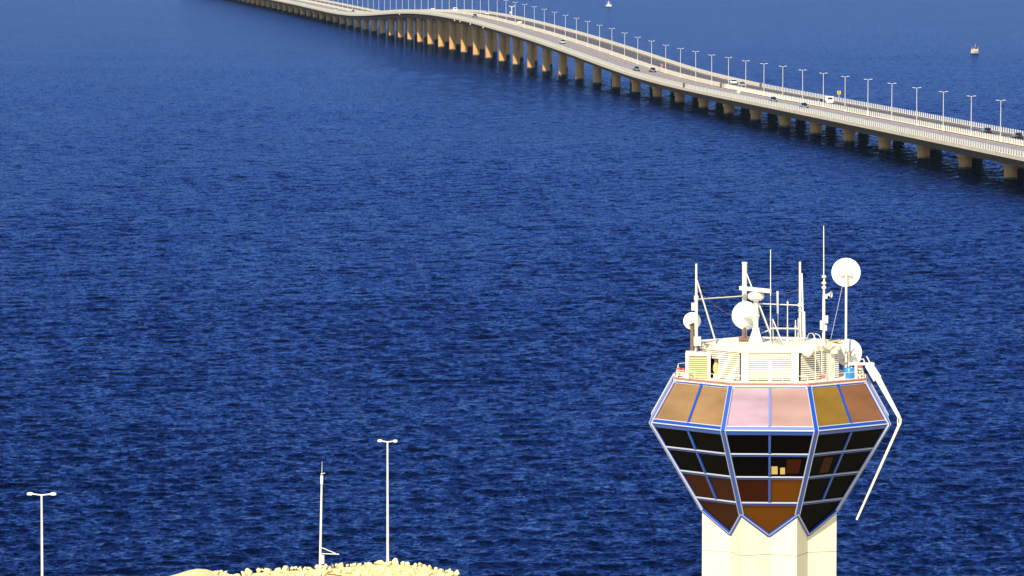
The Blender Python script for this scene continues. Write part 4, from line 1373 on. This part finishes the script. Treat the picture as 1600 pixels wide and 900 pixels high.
# obstruction lights and flood boxes
def obstruction(px, py, ly, label):
    q = at(px, py, ly)
    t, og = tthing('warning_light', label, 'warning light', (q.x, q.y, Z_DECK), 'red warning lights on the tower roof')
    rod(t, og, 'stand', [(q.x, q.y, Z_DECK), (q.x, q.y, q.z - 0.08)], 0.06, M['cream'], 8)
    MB().lathe([(0.13, -0.14), (0.14, -0.06), (0.14, -0.05)], 14, q).build('collar', M['white'], t, og)
    MB().lathe([(0.13, -0.05), (0.14, 0.02), (0.12, 0.12), (0.06, 0.17), (0.0, 0.18)], 14, q).build('lens', M['red'], t, og)
obstruction(1060.5, 579, -1.2, 'red warning light at the extreme left of the tower roof')
obstruction(1067.5, 580, -1.2, 'red warning light right beside the leftmost one')
obstruction(1344, 573.5, -1.2, 'red and white warning light beside the davit post')
for px0, px1, py0, py1, ly, lab in ((1341.5, 1353, 584, 597, -1.5, 'cream equipment box at the right end of the roof edge'), (1055, 1071, 586, 596, -1.5, 'cream equipment box at the left end of the roof edge')):
    a_, b_ = at(px0, py0, ly), at(px1, py1, ly)
    t, og = tthing('equipment_box', lab, 'box', ((a_.x + b_.x) / 2, ly, Z_DECK), 'equipment boxes on the roof edge')
    z1 = a_.z
    MB().hexa([(a_.x, ly - 0.2, Z_DECK), (b_.x, ly - 0.2, Z_DECK), (b_.x, ly + 0.3, Z_DECK), (a_.x, ly + 0.3, Z_DECK),
               (a_.x + 0.04, ly - 0.1, z1), (b_.x - 0.04, ly - 0.1, z1), (b_.x - 0.04, ly + 0.3, z1 - 0.05), (a_.x + 0.04, ly + 0.3, z1 - 0.05)]).build('casing', M['cream'], t, og)
    MB().box(((a_.x + b_.x) / 2, ly - 0.19, (Z_DECK + z1) / 2), ((b_.x - a_.x) * 0.5, 0.06, (z1 - Z_DECK) * 0.5)).build('grille', M['brown'], t, og)

# roof edge railing
rr = Ring(R_TOP.w - 0.06, R_TOP.W - 0.15, Z_DECK).pts()
t, og = tthing('guard_rail', 'thin low pipe railing round the edge of the tower roof', 'railing', (0, -5.2, Z_DECK))
for i in range(8):
    A, B = rr[i], rr[(i + 1) % 8]
    for f in (0.0, 0.33, 0.67):
        p = A * (1 - f) + B * f
        rod(t, og, 'post', [p - UP * 0.05, p + UP * 0.42], 0.028, M['cream'], 6)
    rod(t, og, 'rail', [A + UP * 0.42, B + UP * 0.42], 0.024, M['cream'], 6)

# small roof fittings
for px, py, ly, d, m, lab in (
        (1288, 588, -3.3, (0.34, 0.2, 0.24), 'redtrim', 'small faded red box at the foot of the right louvres'),
        (1299, 591, -2.9, (0.26, 0.2, 0.22), 'cream', 'small cream box at the foot of the right louvres'),
        (1141, 591, -3.9, (0.5, 0.18, 0.16), 'cream', 'low cream box at the foot of the left louvres')):
    q = at(px, py, ly)
    t, og = tthing('fitting_box', lab, 'box', (q.x, q.y, Z_DECK), 'small boxes round the roof house')
    MB().box((q.x, q.y, Z_DECK + 0.06), (d[0] * 0.7, d[1] * 0.7, 0.14)).build('foot', M['steel'], t, og)
    MB().box((q.x, q.y, Z_DECK + 0.12 + d[2] / 2), d).build('casing', M[m], t, og)
for lab, a_, b_, sag in (('thin cable sagging from the thick mast to the right mast', at(1164, 447, 1.2), at(1250, 452, 1.5), 0.35),
                         ('thin cable sagging from the left mast down to the radar', at(1088, 452, -1.9), at(1179, 508, -0.5), 0.30)):
    t, og = tthing('hanging_cable', lab, 'cable', a_)
    rod(t, og, 'strand', [a_ * (1 - f) + b_ * f - UP * sag * 4 * f * (1 - f) for f in (0, .2, .4, .6, .8, 1)], 0.012, M['brown'], 5)

# ------------------------------------------------------------------ sea haze
def haze():
    mb = MB().box((0, 6850, 32), (28400, 14800, 72))
    m = bpy.data.materials.new('haze_air')
    m.use_nodes = True
    nt = m.node_tree
    nt.nodes.remove(nt.nodes['Principled BSDF'])
    v = nt.nodes.new('ShaderNodeVolumePrincipled')
    v.inputs['Color'].default_value = (0.62, 0.80, 1.0, 1)
    v.inputs['Density'].default_value = HAZE
    v.inputs['Anisotropy'].default_value = 0.0
    nt.links.new(v.outputs[0], nt.nodes['Material Output'].inputs['Volume'])
    o = mb.build('haze', m)
    o['kind'] = 'stuff'
HAZE = 1.0e-5
haze()
